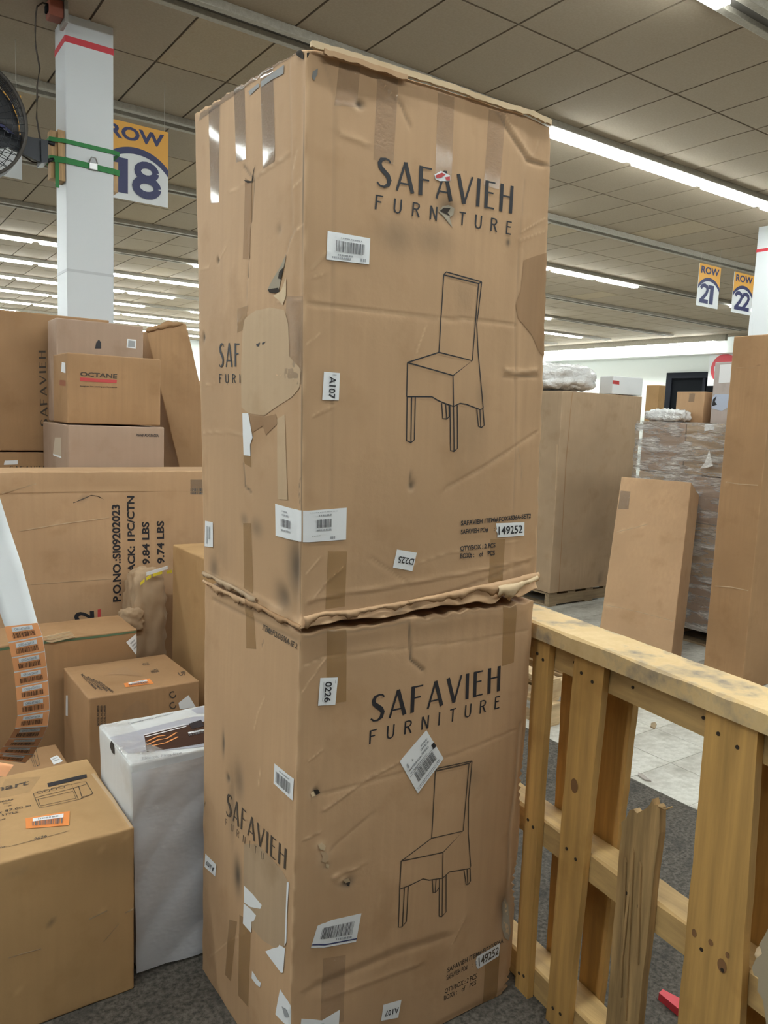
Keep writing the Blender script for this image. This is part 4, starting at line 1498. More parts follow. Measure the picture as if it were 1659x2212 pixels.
flap_edge('flap_edge', up, [at_y(p, 1.428) for p in ((672, 88), (760, 113), (860, 145), (985, 186), (1060, 213), (1150, 240), (1190, 260))], BARE, 1)
flap_edge('flap_edge', up, [at_y(p, 1.424) for p in ((700, 106), (780, 130), (880, 163))], KRAFT, 2, .003, .010)
up.poly('torn_opening', 'left', [(640, 108), (650, 102), (656, 106), (657, 128), (648, 124), (641, 118)], HOLE, .002)
up.poly('torn_opening', 'front', [(659, 106), (668, 108), (666, 116), (661, 124)], HOLE, .002)
for pts, m in (([(684, 1822), (692, 1817), (700, 1824), (697, 1834), (688, 1832)], BARE), ([(690, 1838), (700, 1836), (706, 1848), (700, 1860), (690, 1858), (694, 1848)], WORN),
               ([(700, 1862), (708, 1864), (706, 1872), (701, 1870)], BARE), ([(736, 1896), (748, 1892), (752, 1900), (742, 1904)], BARE), ([(744, 1902), (752, 1900), (750, 1910), (745, 1909)], HOLE),
               ([(676, 1706), (686, 1704), (690, 1712), (682, 1716)], HOLE), ([(669, 1712), (677, 1708), (679, 1718), (672, 1720)], BARE),
               ([(1084, 1950), (1092, 1938), (1098, 1955), (1099, 1985), (1102, 2010), (1097, 2030), (1088, 2024), (1082, 2000), (1086, 1975)], PULP),
               ([(1090, 1945), (1097, 1958), (1098, 1978), (1092, 1972)], BARE), ([(1087, 1990), (1096, 1996), (1098, 2018), (1090, 2012)], WORN)):
    low.poly('torn_fibres', 'front', pts, m, .0022)
# ================================================================== cartons piled on the left
SQ = [[(0, 0), (1, 0), (1, 1), (0, 1)]]
PILE = 'cartons piled on the left'
zq = z2((0, 600), 3.6867)
zw = z2((0, 1000), 3.6867)
zo = z2((0, 1560), 5.184)
zv = z2((0, 1500), 3.107)


def orange_sticker(car, f, q, seed=1):
    L = car.label(f, q, .0016, ORANGE, 'orange_label')
    car.shape('white_panel', f, q, [[(.16, .58), (.86, .58), (.86, .86), (.16, .86)]], PAPER, .0024, L)
    car.bars(f, q, .14, .86, .16, .54, L, 22, seed)
    car.smallprint(f, q, [(.28, .74, .66, .12)], L, PAPER_TEXT, .0030)
    return L


# --- front box: kitchen range carton
mart = Carton('range_carton', 'large tan carton at the front left, oven drawing and orange label on top', 'carton', boxC(-.02, .612, 1.98, 2.466, 0, .473), KRAFT_GOLD, step=.016, seed=21, bulge=.004,
              edge=.001, group=PILE, edgewear=.5, feats=[
    ('crease', 'front', [(194, 1982), (230, 1965)], .005, .003, .8, 0), ('crease', 'front', [(270, 1970), (300, 1958)], .005, .003, .9, 0),
    ('crease', 'front', [(20, 2065), (90, 2045)], .005, .002, .4, 0), ('crease', 'front', [(225, 2030), (255, 1995)], .004, .002, .35, 0),
    ('dent', 'front', (108, 1990), .008, .008, -.002, 0, .5), ('crease', 'front', [(40, 2140), (60, 2120)], .01, .003, .3, 0),
    ('crease', 'top', [(202, 1672), (250, 1735), (285, 1790)], .012, .002, .35, 0), ('crease', 'front', [(200, 1845), (290, 1800)], .006, .002, .3, 0),
    ('crease', 'front', [(10, 1895), (60, 1880)], .008, -.004, .2, .3), ('dent', 'front', (250, 1860), .08, .06, -.004, 0, .15)])
mart.text('top', 'mart', [zo(-118, 806), zo(320, 702), zo(328, 655), zo(-110, 752)], INK_SOFT)
q = [zo(540, 728), zo(975, 625), zo(968, 585), zo(528, 688)]
mart.shape('printed_bar', 'top', q, SQ, INK)
oven = [[(372, 805), (390, 852), (820, 742), (795, 695), (372, 805)], [(390, 852), (440, 970), (880, 870), (820, 742)], [(425, 870), (450, 945), (850, 855), (815, 775), (425, 870)],
        [(880, 870), (1040, 800), (960, 668), (800, 700)], [(820, 742), (960, 700)], [(895, 870), (930, 835), (1005, 822), (1040, 800)], [(880, 720), (915, 835)]]
for cx in (445, 525, 605, 690):
    oven.append([(cx + 32 * math.cos(a), 790 - (cx - 445) * .25 + 15 * math.sin(a)) for a in np.linspace(0, 2 * math.pi, 11)])
mart.lines('oven_drawing', 'top', [[zo(*p) for p in L] for L in oven], .0022, INK_SOFT)
orange_sticker(mart, 'top', [zo(292, 1200), zo(772, 1162), zo(782, 1003), zo(285, 1085)], 4)
mart.text('top', '2626', [zo(368, 1335), zo(528, 1290), zo(528, 1262), zo(385, 1300)], INK_SOFT)
mart.text('top', '00 x 57.00 in', [zo(-150, 1068), zo(345, 948), zo(345, 930), zo(-140, 1030)], INK_SOFT)
mart.text('top', 'STYLE', [zo(15, 1062), zo(205, 1020), zo(203, 1000), zo(20, 1040)], INK_SOFT)
mart.text('top', 'weeks', [zo(-40, 918), zo(150, 878), zo(146, 858), zo(-36, 892)], INK_SOFT)
mart.text('top', '11oz', [zo(40, 930), zo(122, 912), zo(120, 896), zo(42, 912)], INK_SOFT)
mart.text('top', '11oz', [zo(50, 962), zo(132, 942), zo(130, 926), zo(52, 944)], INK_SOFT)
mart.text('top', 'None', [zo(-40, 1120), zo(62, 1092), zo(62, 1076), zo(-36, 1102)], INK_SOFT)
mart.text('top', 'No:', [zo(-30, 1425), zo(70, 1405), zo(70, 1386), zo(-26, 1404)], INK_SOFT)
mart.lines('ruled_line', 'top', [[zo(100, 1400), zo(380, 1325)], [zo(535, 1285), zo(770, 1222)]], .0015, INK_SOFT)
mart.shape('tape_strip', 'top', [zo(-50, 870), zo(330, 790), zo(460, 610), zo(60, 640)], SQ, TAPE_THIN, .0009)

# --- white shrink-wrapped fireplace box
WCARD = cardboard('white_printed_carton', (.66, .67, .68), .05)
CW = boxC(.640, 1.16, 2.04, 2.36, 0, .622)
CW[0, :, 1, 0] -= .022
white = Carton('wrapped_heater_box', 'white box in plastic film with a fireplace picture on top, beside the range carton', 'carton', CW, WCARD, step=.016, seed=33, bulge=.006, amp=.004, edge=.002, group=PILE, edgewear=.2)
white.poly('picture_panel', 'top', [zv(730, 290), zv(1300, 155), zv(1560, 150), zv(1560, 330), zv(1000, 390), zv(860, 400)], plain('silver_print', (.42, .43, .50), .3), .0012)
pq = [zv(985, 392), zv(1560, 300), zv(1480, 165), zv(968, 275)]
pic = white.shape('fireplace_picture', 'top', pq, SQ, plain('dark_fire_print', (.045, .02, .018), .25), .0018)
FLM = plain('flame_print', (.75, .30, .10), .4)
white.lines('flame', 'top', [[zv(985, 345), zv(1060, 310), zv(1120, 300), zv(1185, 262)], [zv(985, 320), zv(1060, 285), zv(1110, 280)], [zv(1020, 350), zv(1110, 330), zv(1195, 290)]], .006, FLM, .0026, pic)
white.lines('chrome_edge', 'top', [[zv(968, 275), zv(1250, 208)], [zv(975, 288), zv(1250, 222)]], .006, plain('chrome_print', (.75, .75, .78), .2), .0026, pic)
white.shape('side_view', 'top', [zv(1290, 240), zv(1370, 220), zv(1350, 178), zv(1265, 205)], SQ, plain('navy_black_print', (.02, .022, .035), .3), .0026, pic)
orange_sticker(white, 'top', [zv(1250, 298), zv(1420, 262), zv(1410, 228), zv(1228, 262)], 9)
white.text('top', 'Electric Fireplace', [zv(950, 450), zv(1220, 402), zv(1218, 386), zv(955, 425)], PAPER_TEXT)
white.text('top', 'Contemporary wall heater', [zv(860, 208), zv(1165, 138), zv(1163, 126), zv(858, 192)], PAPER_TEXT)
white.poly('oval_badge', 'top', [zv(1285, 110), zv(1310, 95), zv(1370, 88), zv(1400, 100), zv(1380, 130), zv(1320, 135)], plain('silver_print', (.42, .43, .50), .3), .0012)
wv = [at_y(p, 2.034) for p in ((303, 2090), (440, 2045), (440, 1620), (262, 1655))]
V, F = [], []
rg = random.Random(5)
nx_, nz_ = 34, 44
for j in range(nz_):
    for i in range(nx_):
        x = .632 + i / (nx_ - 1) * .30
        z = .01 + j / (nz_ - 1) * .60
        f = .010 * abs(math.sin(9 * (x * 1.1 - z * .8) + 1.1 * math.sin(7 * z))) ** 1.6 + .006 * abs(math.sin(23 * (x * .9 - z * .7) + math.sin(11 * x))) + .003 * math.sin(17 * x - 19 * z)
        V.append((x - .018 * z / .62, 2.026 - abs(f), z))
for j in range(nz_ - 1):
    for i in range(nx_ - 1):
        a = j * nx_ + i
        F.append((a, a + 1, a + nx_ + 1, a + nx_))
FOAM = film('milky_plastic_film', (.66, .66, .70), .75, .2, 5, .35, .02, (1, 1, 1.6))
mesh_obj('plastic_film', V, F, FOAM, white.root, True)
white.poly('plastic_film', 'top', [zv(640, 210), zv(860, 190), zv(980, 330), zv(1100, 380), zv(1300, 420), zv(1300, 500), zv(870, 545), zv(770, 480)], SHRINK, .004)
o = white.poly('torn_hole', 'left', [zv(742, 300), zv(765, 330), zv(775, 400), zv(760, 390), zv(745, 350)], HOLE, .002)

# --- low carton under the label strip
saf = Carton('low_carton', 'low brown carton behind the range carton, label strip hanging over it', 'carton', boxC(.05, .615, 2.50, 2.93, 0, .345), KRAFT_DARK, step=.03, seed=41, group=PILE, edge=.001)
saf.shape('brand_lettering', 'top', [zo(380, 510), zo(450, 490), zo(400, 280), zo(310, 310)], deco_word('HEI', .10, .07, .3)[::-1], INK_SOFT)
L = saf.label('top', [zo(600, 478), zo(705, 440), zo(640, 372), zo(560, 405)])
saf.smallprint('top', [zo(600, 478), zo(705, 440), zo(640, 372), zo(560, 405)], [(.15, .85, .3, .12), (.15, .8, .6, .12)], L)

# --- printed box behind the white one
flame = Carton('appliance_carton', 'brown taped carton with a small orange label on its top, behind the white box', 'carton', boxC(.700, 1.116, 2.80, 3.188, 0, .545), KRAFT_DARK, step=.03, seed=52, group=PILE, edge=.002, feats=[
    ('crease', 'front', [(192, 1512), (240, 1495)], .01, -.006, .5, .3)])
orange_sticker(flame, 'top', [zw(1000, 1790), zw(1225, 1760), zw(1190, 1720), zw(985, 1760)], 14)
flame.poly('printed_sketch', 'top', [zw(850, 1690), zw(930, 1640), zw(1000, 1630), zw(1070, 1660), zw(1150, 1700), zw(1080, 1700), zw(1000, 1690)], PATCH, .0012)
for k in range(4):
    flame.text('top', 'MODEL NUMBER', [zw(640 + 45 * k, 1690 + 20 * k), zw(760 + 45 * k, 1810 + 8 * k), zw(775 + 45 * k, 1802 + 8 * k), zw(660 + 45 * k, 1680 + 20 * k)], INK_SOFT)
flame.text('top', 'HANDLE', [zw(1210, 1680), zw(1270, 1665), zw(1250, 1640), zw(1195, 1655)], INK_SOFT)
flame.text('top', 'UP', [zw(1430, 1700), zw(1490, 1690), zw(1470, 1660), zw(1415, 1670)], INK_SOFT)
flame.text('top', 'WITH CARE', [zw(1140, 1620), zw(1190, 1610), zw(1180, 1590), zw(1130, 1600)], INK_SOFT)
for k in range(3):
    flame.text('front', 'MODEL NUMBER', [zw(790 + 26 * k, 2085), zw(790 + 26 * k, 1925), zw(772 + 26 * k, 1930), zw(772 + 26 * k, 2090)], INK_SOFT)
flame.poly('printed_sketch', 'front', [zw(950, 2060), zw(1000, 1960), zw(1090, 1890), zw(1180, 1930), zw(1190, 2010), zw(1060, 2050)], PATCH, .0012)
for k in range(2):
    flame.lines('recycling_mark', 'front', [[zw(1375 + 24 * math.cos(a), (1845 if k else 1930) + 24 * math.sin(a)) for a in np.linspace(0, 5.2, 12)]], .005, INK_SOFT)
L = flame.label('front', [zw(1430, 1960), zw(1560, 1945), zw(1500, 1848), zw(1420, 1910)])
flame.shape('tape_strip', 'left', [zw(528, 2010), zw(548, 2015), zw(545, 1850), zw(530, 1850)], SQ, PAPER, .0012)

# --- long flat carton with green tape
zt = at_y((200, 1370), 3.22)[2]
gx = at_y((302, 1362), 3.22)[0]
green = Carton('long_flat_carton', 'wide open carton with green tape along its front edge', 'carton', boxC(.12, gx - .012, 3.22, 3.48, 0, zt), KRAFT_DARK, step=.03, seed=63, group=PILE, edge=.002)
GT = plain('green_tape', (.10, .16, .09), .35)
green.poly('green_tape_line', 'front', [(0, 1400), (100, 1384), (200, 1374), (295, 1362), (295, 1366), (200, 1379), (100, 1390), (0, 1406)], GT, .0012)
for k in range(3):
    p = at_y((92 + 4 * k, 1376 + 5 * k), 3.215)
    prism('torn_flap', [p, p + np.array([.10, 0, .012]), p + np.array([.11, 0, .006]), p + np.array([.02, 0, -.006])], (0, -.004, 0), BARE, green.root)
L = green.label('front', [zw(1080, 1525), zw(1115, 1480), zw(1085, 1360), zw(1003, 1425)])
green.smallprint('front', [zw(1080, 1525), zw(1115, 1480), zw(1085, 1360), zw(1003, 1425)], [(.2, .8, .3, .1), (.2, .8, .5, .1), (.2, .7, .7, .1)], L)

# --- wide carton standing behind, P.O. print
zpo = at_y((200, 1018), 3.72)[2]
po = Carton('wide_carton', 'very wide brown carton printed with a sideways P.O. number and weights', 'carton', boxC(.22, 1.72, 3.72, 3.98, 0, zpo), KRAFT, step=.03, seed=71, bulge=.006, group=PILE, edge=.001, feats=[
    ('crease', 'front', [(0, 1065), (200, 1062), (437, 1062)], .008, -.003, .2, 0), ('crease', 'front', [(0, 1068), (60, 1048), (78, 1042)], .006, .003, .35, 0),
    ('crease', 'front', [(158, 1085), (195, 1070), (224, 1078)], .004, -.003, .1, .7), ('crease', 'front', [(40, 1147), (235, 1118)], .006, .002, .35, 0),
    ('crease', 'front', [(65, 1262), (170, 1254), (240, 1250)], .006, .002, .35, 0), ('dent', 'front', (180, 1190), .2, .1, .004, 0, .06)])
po.text('front', 'P.O.NO.:SI09202023', [(261, 1298), (259, 1090), (241, 1090), (243, 1300)], INK, bold=.032)
po.text('front', 'PACK: 1PC/CTN', [(291, 1246), (290, 1071), (274, 1071), (275, 1246)], INK, bold=.032)
po.text('front', '9.84 LBS', [(323, 1219), (322, 1127), (306, 1127), (307, 1219)], INK, bold=.032)
po.text('front', '9.74 LBS', [(355, 1217), (354, 1125), (338, 1125), (339, 1217)], INK, bold=.032)
po.text('front', '2', [(203, 1340), (202, 1319), (159, 1319), (160, 1342)], INK, bold=.032)
po.shape('red_print', 'front', [(210, 1333), (217, 1333), (217, 1315), (210, 1316)], SQ, RED_INK)
po.shape('tape_strip', 'front', [(411, 1068), (440, 1068), (440, 1036), (411, 1036)], SQ, TAPE_CLEAR, .0016)
po.bars('front', [(411, 1068), (440, 1068), (440, 1036), (411, 1036)], 0, 1, 0, .4, po.root, 10, 5, .0012)

# --- crumpled kraft parcel
def crumple(name, C, seed, amp, mat, parent, n=14, folds=8, fr=30):
    """soft wrinkled block spanning the corner box C"""
    rg = random.Random(seed)
    K = [(np.array([rg.gauss(0, 1) for _ in range(3)]) * fr, rg.uniform(0, 6.3)) for _ in range(folds)]
    bm = bmesh.new()
    bmesh.ops.create_cube(bm, size=2)
    bmesh.ops.subdivide_edges(bm, edges=list(bm.edges), cuts=n, use_grid_fill=True)
    lo, hi = C[0, 0, 0], C[1, 1, 1]
    c, h = (lo + hi) / 2, (hi - lo) / 2
    for v in bm.verts:
        p = np.array(v.co)
        s_ = np.linalg.norm(p, ord=5)
        p = p / s_ * (np.max(np.abs(p)))
        w_ = c + p * h
        d = sum(abs(math.sin(float(w_ @ k + ph))) - .6 for k, ph in K) / folds
        v.co = w_ + p / (np.linalg.norm(p) + 1e-9) * amp * d * 3
    return bm_obj(name, bm, mat, parent, True)


tx0 = at_y((373, 1200), 3.50)[0]
kx0, kx1 = at_y((284, 1300), 3.50)[0], at_y((376, 1300), 3.50)[0]
kz1 = at_y((330, 1234), 3.54)[2]
kp = thing('kraft_parcel', 'crumpled kraft paper parcel between the wide carton and the tall box', 'parcel', ((kx0 + kx1) / 2, 3.6, 0), PILE)
crumple('paper_wrap', boxC(kx0 + .012, min(kx1 - .004, tx0 - .012), 3.525, 3.69, 0, kz1), 3, .020, KRAFT_GREY, kp, 22, 9, 34)
YEL = plain('yellow_tape', (.75, .62, .05), .5)
for a, b in (((303, 1258), (312, 1250)), ((316, 1247), (326, 1241)), ((330, 1239), (350, 1233)), ((360, 1233), (371, 1231))):
    A, B = at_y(a, 3.512), at_y(b, 3.512)
    prism('yellow_tape', [A, B, B + np.array([0, 0, -.014]), A + np.array([0, 0, -.014])], (0, -.003, 0), YEL, kp)
A, B = at_y((316, 1236), 3.512), at_y((362, 1222), 3.512)
prism('white_tape', [A, B, B + np.array([0, .0, -.016]), A + np.array([0, 0, -.016])], (0, -.003, 0), PAPER, kp)
crumple('torn_wrapper', boxC(kx0 - .05, kx0 + .06, 3.50, 3.55, at_y((290, 1362), 3.52)[2], at_y((290, 1315), 3.52)[2]), 8, .01, KRAFT_GREY, kp, 10, 7, 70)

# --- tall box half hidden by the chair cartons
tz = at_y((377, 1176), 3.50)[2]
Carton('tall_box', 'plain tan box half hidden behind the chair cartons', 'carton', boxC(tx0, tx0 + .42, 2.93, 3.50, 0, tz), KRAFT_GOLD, step=.03, seed=81, group=PILE, edge=.001, feats=[
    ('crease', 'left', [(405, 1275), (432, 1312)], .005, .002, .4, 0), ('dent', 'left', (437, 1322), .01, .008, .004, .9, 0)])

# --- upper pile
adg = Carton('plain_carton', 'plain brown carton with an item number, under the OCTANE box', 'carton', boxC(.912, 1.386, 4.0, 4.575, 0, 1.492), KRAFT_PINK, step=.04, seed=91, group=PILE, edge=.001)
adg.text('front', 'Item# ADG8600A', [(294, 943), (343, 945), (343, 938), (294, 936)], INK)
adg.shape('paper_label', 'left', [(116, 980), (133, 986), (133, 945), (119, 945)], SQ, plain('pale_tan_label', (.52, .43, .33), .6), .0012)
adg.shape('paper_label', 'left', [(116, 980), (133, 986), (134, 990), (117, 984)], SQ, PAPER, .0016)
oct_ = Carton('octane_box', 'brown OCTANE box stacked in front of the reddish carton', 'carton', boxC(.909, 1.366, 4.002, 4.30, 1.499, 1.838), KRAFT_DARK, step=.03, seed=95, group=PILE, edge=.001)
oct_.text('front', 'OCTANE', [(173, 812), (252, 818), (253, 808), (173, 803)], INK_SOFT, bold=.032)
oct_.shape('red_bar', 'front', [(173, 823), (251, 828), (252, 821), (173, 815)], SQ, RED_INK)
oct_.text('front', 'designed for seating performance', [(172, 836), (252, 839), (252, 835), (172, 832)], INK_SOFT)
oct_.shape('paper_label', 'left', [(133, 803), (142, 806), (142, 784), (134, 782)], SQ, PAPER, .0014)
oct_.shape('red_print', 'left', [(131, 832), (142, 834), (142, 822), (131, 821)], SQ, plain('faded_red_print', (.30, .11, .06), .6), .0012)
oct_.shape('tape_strip', 'top', [(282, 768), (310, 769), (305, 764), (280, 763)], SQ, PAPER, .0014)
pur = Carton('rosy_carton', 'reddish brown flat carton standing behind the OCTANE box', 'carton', boxC(.935, 1.384, 4.34, 4.55, 1.499, 2.03), KRAFT_PINK, step=.03, seed=97, group=PILE, edge=.002)
pur.shape('paper_label', 'front', [(273, 751), (293, 753), (294, 734), (275, 732)], SQ, PAPER, .0014)
pur.shape('barcode', 'front', [(276, 749), (291, 750), (292, 737), (277, 735)], SQ, PAPER_TEXT, .0022)
pur.poly('black_emblem', 'front', [(205, 753), (207, 741), (213, 733), (218, 740), (218, 753)], INK, .0014)
lv0 = Carton('base_carton', 'low brown carton with lettering under the large left carton', 'carton', boxC(.30, 1.24, 4.61, 5.1, 0, 1.322), KRAFT_DARK, step=.04, seed=99, group=PILE, edge=.001)
lv0.shape('brand_lettering', 'front', [(20, 1018), (102, 1018), (102, 1006), (20, 1007)], SAF_POLY, INK_SOFT)
lv0.shape('paper_label', 'front', [(8, 1004), (38, 1003), (38, 994), (10, 995)], SQ, PAPER, .0014)
zb1 = at_y((150, 683), 4.6)[2]
big = Carton('large_carton', 'large brown carton with sideways brand lettering at the left edge', 'carton', boxC(.20, 1.275, 4.61, 5.05, 1.329, zb1), KRAFT_DARK, step=.04, seed=103, group=PILE, edge=.001, feats=[
    ('crease', 'front', [(0, 720), (60, 722), (100, 728)], .01, -.003, .3, .1)])
big.shape('brand_lettering', 'front', [(103, 920), (98, 757), (83, 757), (88, 922)], SAF_POLY, INK_SOFT)
# leaning tall carton
ly = 4.66
pA, pB, pC, pD = at_y((395, 1040), ly), at_y((455, 1040), ly), at_y((395, 700), ly), at_y((316, 716), ly)
bot_l, bot_r = at_y((412, 1080), ly), at_y((462, 1080), ly)
CLn = np.zeros((2, 2, 2, 3))
ax_ = np.array([pD[0], ly, pD[2]])
bx_ = np.array([pC[0] + .02, ly, pC[2] + .01])
dirn = (pA - pD) / (pA[2] - pD[2])
for b, yy in ((0, 0), (1, .35)):
    for a, tp in ((0, ax_), (1, bx_)):
        CLn[a, b, 1] = tp + np.array([0, yy, 0])
        p = tp + dirn * (.0 - tp[2])
        CLn[a, b, 0] = (p[0], p[1] + yy, 0.0)
lean = Carton('leaning_carton', 'tall narrow carton leaning left behind the chair cartons', 'carton', CLn, KRAFT_DARK, step=.04, seed=107, group=PILE, edge=.003, amp=.004, feats=[
    ('crease', 'front', [(345, 738), (395, 725)], .01, -.006, .3, .3)])
roll('torn_flap', lean, [at_y(p, 4.66) for p in ((316, 716), (340, 706), (394, 697))], .016, KRAFT_DARK, 12)
rr_ = Carton('far_carton', 'small brown carton far behind the leaning one', 'carton', boxC(2.02, 2.6, 5.9, 6.4, 0, at_y((430, 822), 5.9)[2]), KRAFT, step=.08, seed=111, group=PILE, edge=.001)

# ------------------------------------------------------------------ strip of labels hanging in front
strip_rows = [  # left px, right px, depth
    ((-70, 1130), (-5, 1060), .86), ((-40, 1230), (20, 1140), .86), ((-8, 1300), (46, 1217), .855), ((10, 1352), (81, 1344), .85),
    ((19, 1388), (92, 1374), .85), ((26, 1421), (97, 1407), .852), ((31, 1452), (101, 1440), .855), ((34, 1484), (104, 1470), .858), ((37, 1514), (106, 1502), .86),
    ((38, 1546), (107, 1534), .865), ((33, 1573), (103, 1568), .87), ((20, 1596), (92, 1594), .885), ((8, 1612), (82, 1612), .90), ((-5, 1626), (72, 1630), .915), ((-18, 1640), (55, 1648), .925)]
BACK = plain('glossy_label_backing', (.88, .90, .92), .25)
strip = thing('label_strip', 'hanging strip of orange barcode labels on white backing paper at the left edge', 'label strip', at_d((60, 1648), .92))


def ruled(rows_, off, name, mat, parent, a0=0.0, a1=1.0, sub=4):
    V, F = [], []
    P = [(at_d(l, d), at_d(r_, d)) for l, r_, d in rows_]
    Q = []
    for i in range(len(P) - 1):
        for t in np.linspace(0, 1, sub, endpoint=False):
            Q.append(tuple((1 - t) * P[i][k] + t * P[i + 1][k] for k in (0, 1)))
    Q.append(P[-1])
    for l, r_ in Q:
        for a in np.linspace(a0, a1, 5):
            p = (1 - a) * l + a * r_
            V.append(p - FWD * off)
    for i in range(len(Q) - 1):
        for j in range(4):
            k = i * 5 + j
            F.append((k, k + 1, k + 6, k + 5))
    return mesh_obj(name, V, F, mat, parent, True)


bk = ruled(strip_rows, 0, 'backing_paper', BACK, strip)
md = bk.modifiers.new('thickness', 'SOLIDIFY')
md.thickness = .0003
ORG2 = plain('orange_strip_label', (.90, .40, .17), .45)
for i in range(3, len(strip_rows) - 1):
    (l0, r0, d0), (l1, r1, d1) = strip_rows[i], strip_rows[i + 1]

    def mixp(t):
        return (tuple((1 - t) * np.array(l0) + t * np.array(l1)), tuple((1 - t) * np.array(r0) + t * np.array(r1)), (1 - t) * d0 + t * d1)
    lab = ruled([mixp(.04), mixp(.96)], .0006, 'orange_label', ORG2, strip, 0, 1, 2)
    ruled([mixp(.14), mixp(.42)], .0010, 'white_panel', PAPER, lab, .2, .82, 2)
    V, F = [], []
    rg = random.Random(i)
    x = .17
    while x < .84:
        wd = rg.choice((.008, .012, .02))
        k = len(V)
        for t, a in ((.5, x), (.5, x + wd), (.82, x + wd), (.82, x)):
            l, r_, d = mixp(t)
            V.append((1 - a) * at_d(l, d) + a * at_d(r_, d) - FWD * .0010)
        F.append((k, k + 1, k + 2, k + 3))
        x += wd + rg.choice((.008, .012, .02))
    mesh_obj('barcode', V, F, plain('brown_black_ink', (.06, .02, .01), .6), lab)
    V, F = [], []
    for p in text_geo('ORG-67360%02d' % (23 - i)):
        F.append(tuple(range(len(V), len(V) + len(p))))
        for a, b in p:
            l, r_, d = mixp(.36 - .16 * b)
            aa = .28 + .46 * a
            V.append((1 - aa) * at_d(l, d) + aa * at_d(r_, d) - FWD * .0014)
    mesh_obj('label_number', V, F, PAPER_TEXT, lab)
tail = [((-40, 1640), (30, 1652), .93), ((-60, 1665), (12, 1678), .92)]
lab = ruled(tail, .0, 'orange_label', ORG2, strip, 0, 1, 2)
# ================================================================== right side: pallet fence
FA, FB = np.array([1.520, 1.425]), np.array([1.440, .76])
fs = (FB - FA) / np.linalg.norm(FB - FA)          # along the fence, towards the viewer
fn = np.array([-fs[1], fs[0]])                     # away from the viewer
if fn[0] < 0:
    fn = -fn


def fpt(s_, t, z): return np.array([FA[0] + fs[0] * s_ + fn[0] * t, FA[1] + fs[1] * s_ + fn[1] * t, z])


def fpick(p, t=0.0):
    q = at_plane(p, np.append(FA + fn * t, 0), np.append(fn, 0))
    return float(np.dot(q[:2] - FA, fs)), float(q[2])


WV = wood('pine_upright', (.54, .315, .10), 2, .22)
WR = wood('pine_rail', (.52, .34, .14), 1, .2)
WD = wood('dark_pine', (.40, .24, .09), 2, .25)
WSP = wood('splintered_pine', (.42, .27, .12), 2, .4)
NAIL = plain('rusty_nail', (.05, .035, .025), .6, .4)
KNOT = plain('wood_knot', (.22, .11, .045), .6)
fence = thing('pallet_fence', 'upright pine pallet used as a fence with a broken slat, right of the chair cartons', 'fence', fpt(.3, .06, 0))


def slat(name, sz, t0, th, mat, bev=.002):
    """board from an outline of (s, z) points"""
    out = [fpt(a, t0, b) for a, b in sz]
    return prism(name, out, np.append(fn * th, 0), mat, fence)


def post(ptl, ptr, pbl, pbr, ztop, t=0.0, th=.02, mat=WV, name='slat', ds=0.0, jag=None, seed=0):
    (a, za), (b, zb_), (c, zc), (d, zd) = [fpick(p) for p in (ptl, ptr, pbl, pbr)]
    L = lambda z: a + (c - a) * (za - z) / (za - zc) + ds
    R = lambda z: b + (d - b) * (zb_ - z) / (zb_ - zd) + ds
    rg = random.Random(seed)
    zs_ = np.linspace(.0, ztop, 16)
    left = [(L(z) + rg.uniform(-.0015, .0015), z) for z in zs_]
    right = [(R(z) + rg.uniform(-.0015, .0015), z) for z in zs_]
    if jag:
        lo = min(fpick(p)[1] for p in jag)
        left = [q for q in left if q[1] < lo - .01]
        right = [q for q in right if q[1] < lo - .01]
        top = [fpick(p) for p in jag]
        out = left + top + right[::-1]
    else:
        out = left + right[::-1]
    return slat(name, out, t, th, mat), L, R


RT, RB = 1.062, 1.018
posts = [((1152, 1400), (1187, 1400), (1109, 2180), (1136, 2190)), ((1240, 1430), (1305, 1455), (1178, 2212), (1225, 2212)),
         ((1342, 1790), (1424, 1790), (1309, 2212), (1378, 2212)), ((1525, 1540), (1636, 1580), (1464, 2212), (1597, 2212))]
for k, pp in enumerate(posts):
    if k == 2:
        o, L, R = post(*pp, 1, mat=WSP, name='broken_slat', seed=3, jag=[(1343, 1800), (1342, 1776), (1352, 1768), (1360, 1750), (1368, 1748), (1376, 1757), (1385, 1752), (1396, 1746), (1404, 1738), (1409, 1726), (1413, 1740), (1420, 1738), (1425, 1746), (1424, 1800)])
        for (x0, y0), (x1, y1) in (((1352, 1850), (1340, 2150)), ((1368, 1830), (1350, 2200)), ((1384, 1860), (1376, 2080)), ((1362, 1900), (1344, 2060))):
            (sa, z_a), (sb, z_b) = fpick((x0, y0)), fpick((x1, y1))
            prism('splinter', [fpt(sa, -.001, z_a), fpt(sa + .006, -.001, z_a - .01), fpt(sb + .007, -.001, z_b), fpt(sb, -.001, z_b + .02)], np.append(-fn * .004, 0), WSP, fence)
        tube('splinter', [fpt(*fpick((1424, 1744))[:1], 0, fpick((1424, 1744))[1]), fpt(fpick((1440, 1748))[0], -.005, fpick((1440, 1748))[1]), fpt(fpick((1455, 1742))[0], -.004, fpick((1455, 1742))[1])], .002, WSP, fence, 5)
    else:
        o, L, R = post(*pp, RB, seed=k, mat=WV)
        post(*pp, RB - .012, t=.108, th=.02, mat=WV, seed=k + 20)
    for i, (sx_, z) in enumerate(((.28, .975), (.66, .965), (.3, .505), (.68, .495), (.3, .05), (.66, .055))):
        if k == 2 and z > .9:
            continue
        s_ = L(z) * (1 - sx_) + R(z) * sx_
        tube('nail', [fpt(s_, -.0015, z), fpt(s_, .006, z)], .0045, NAIL, fence, 8, False)
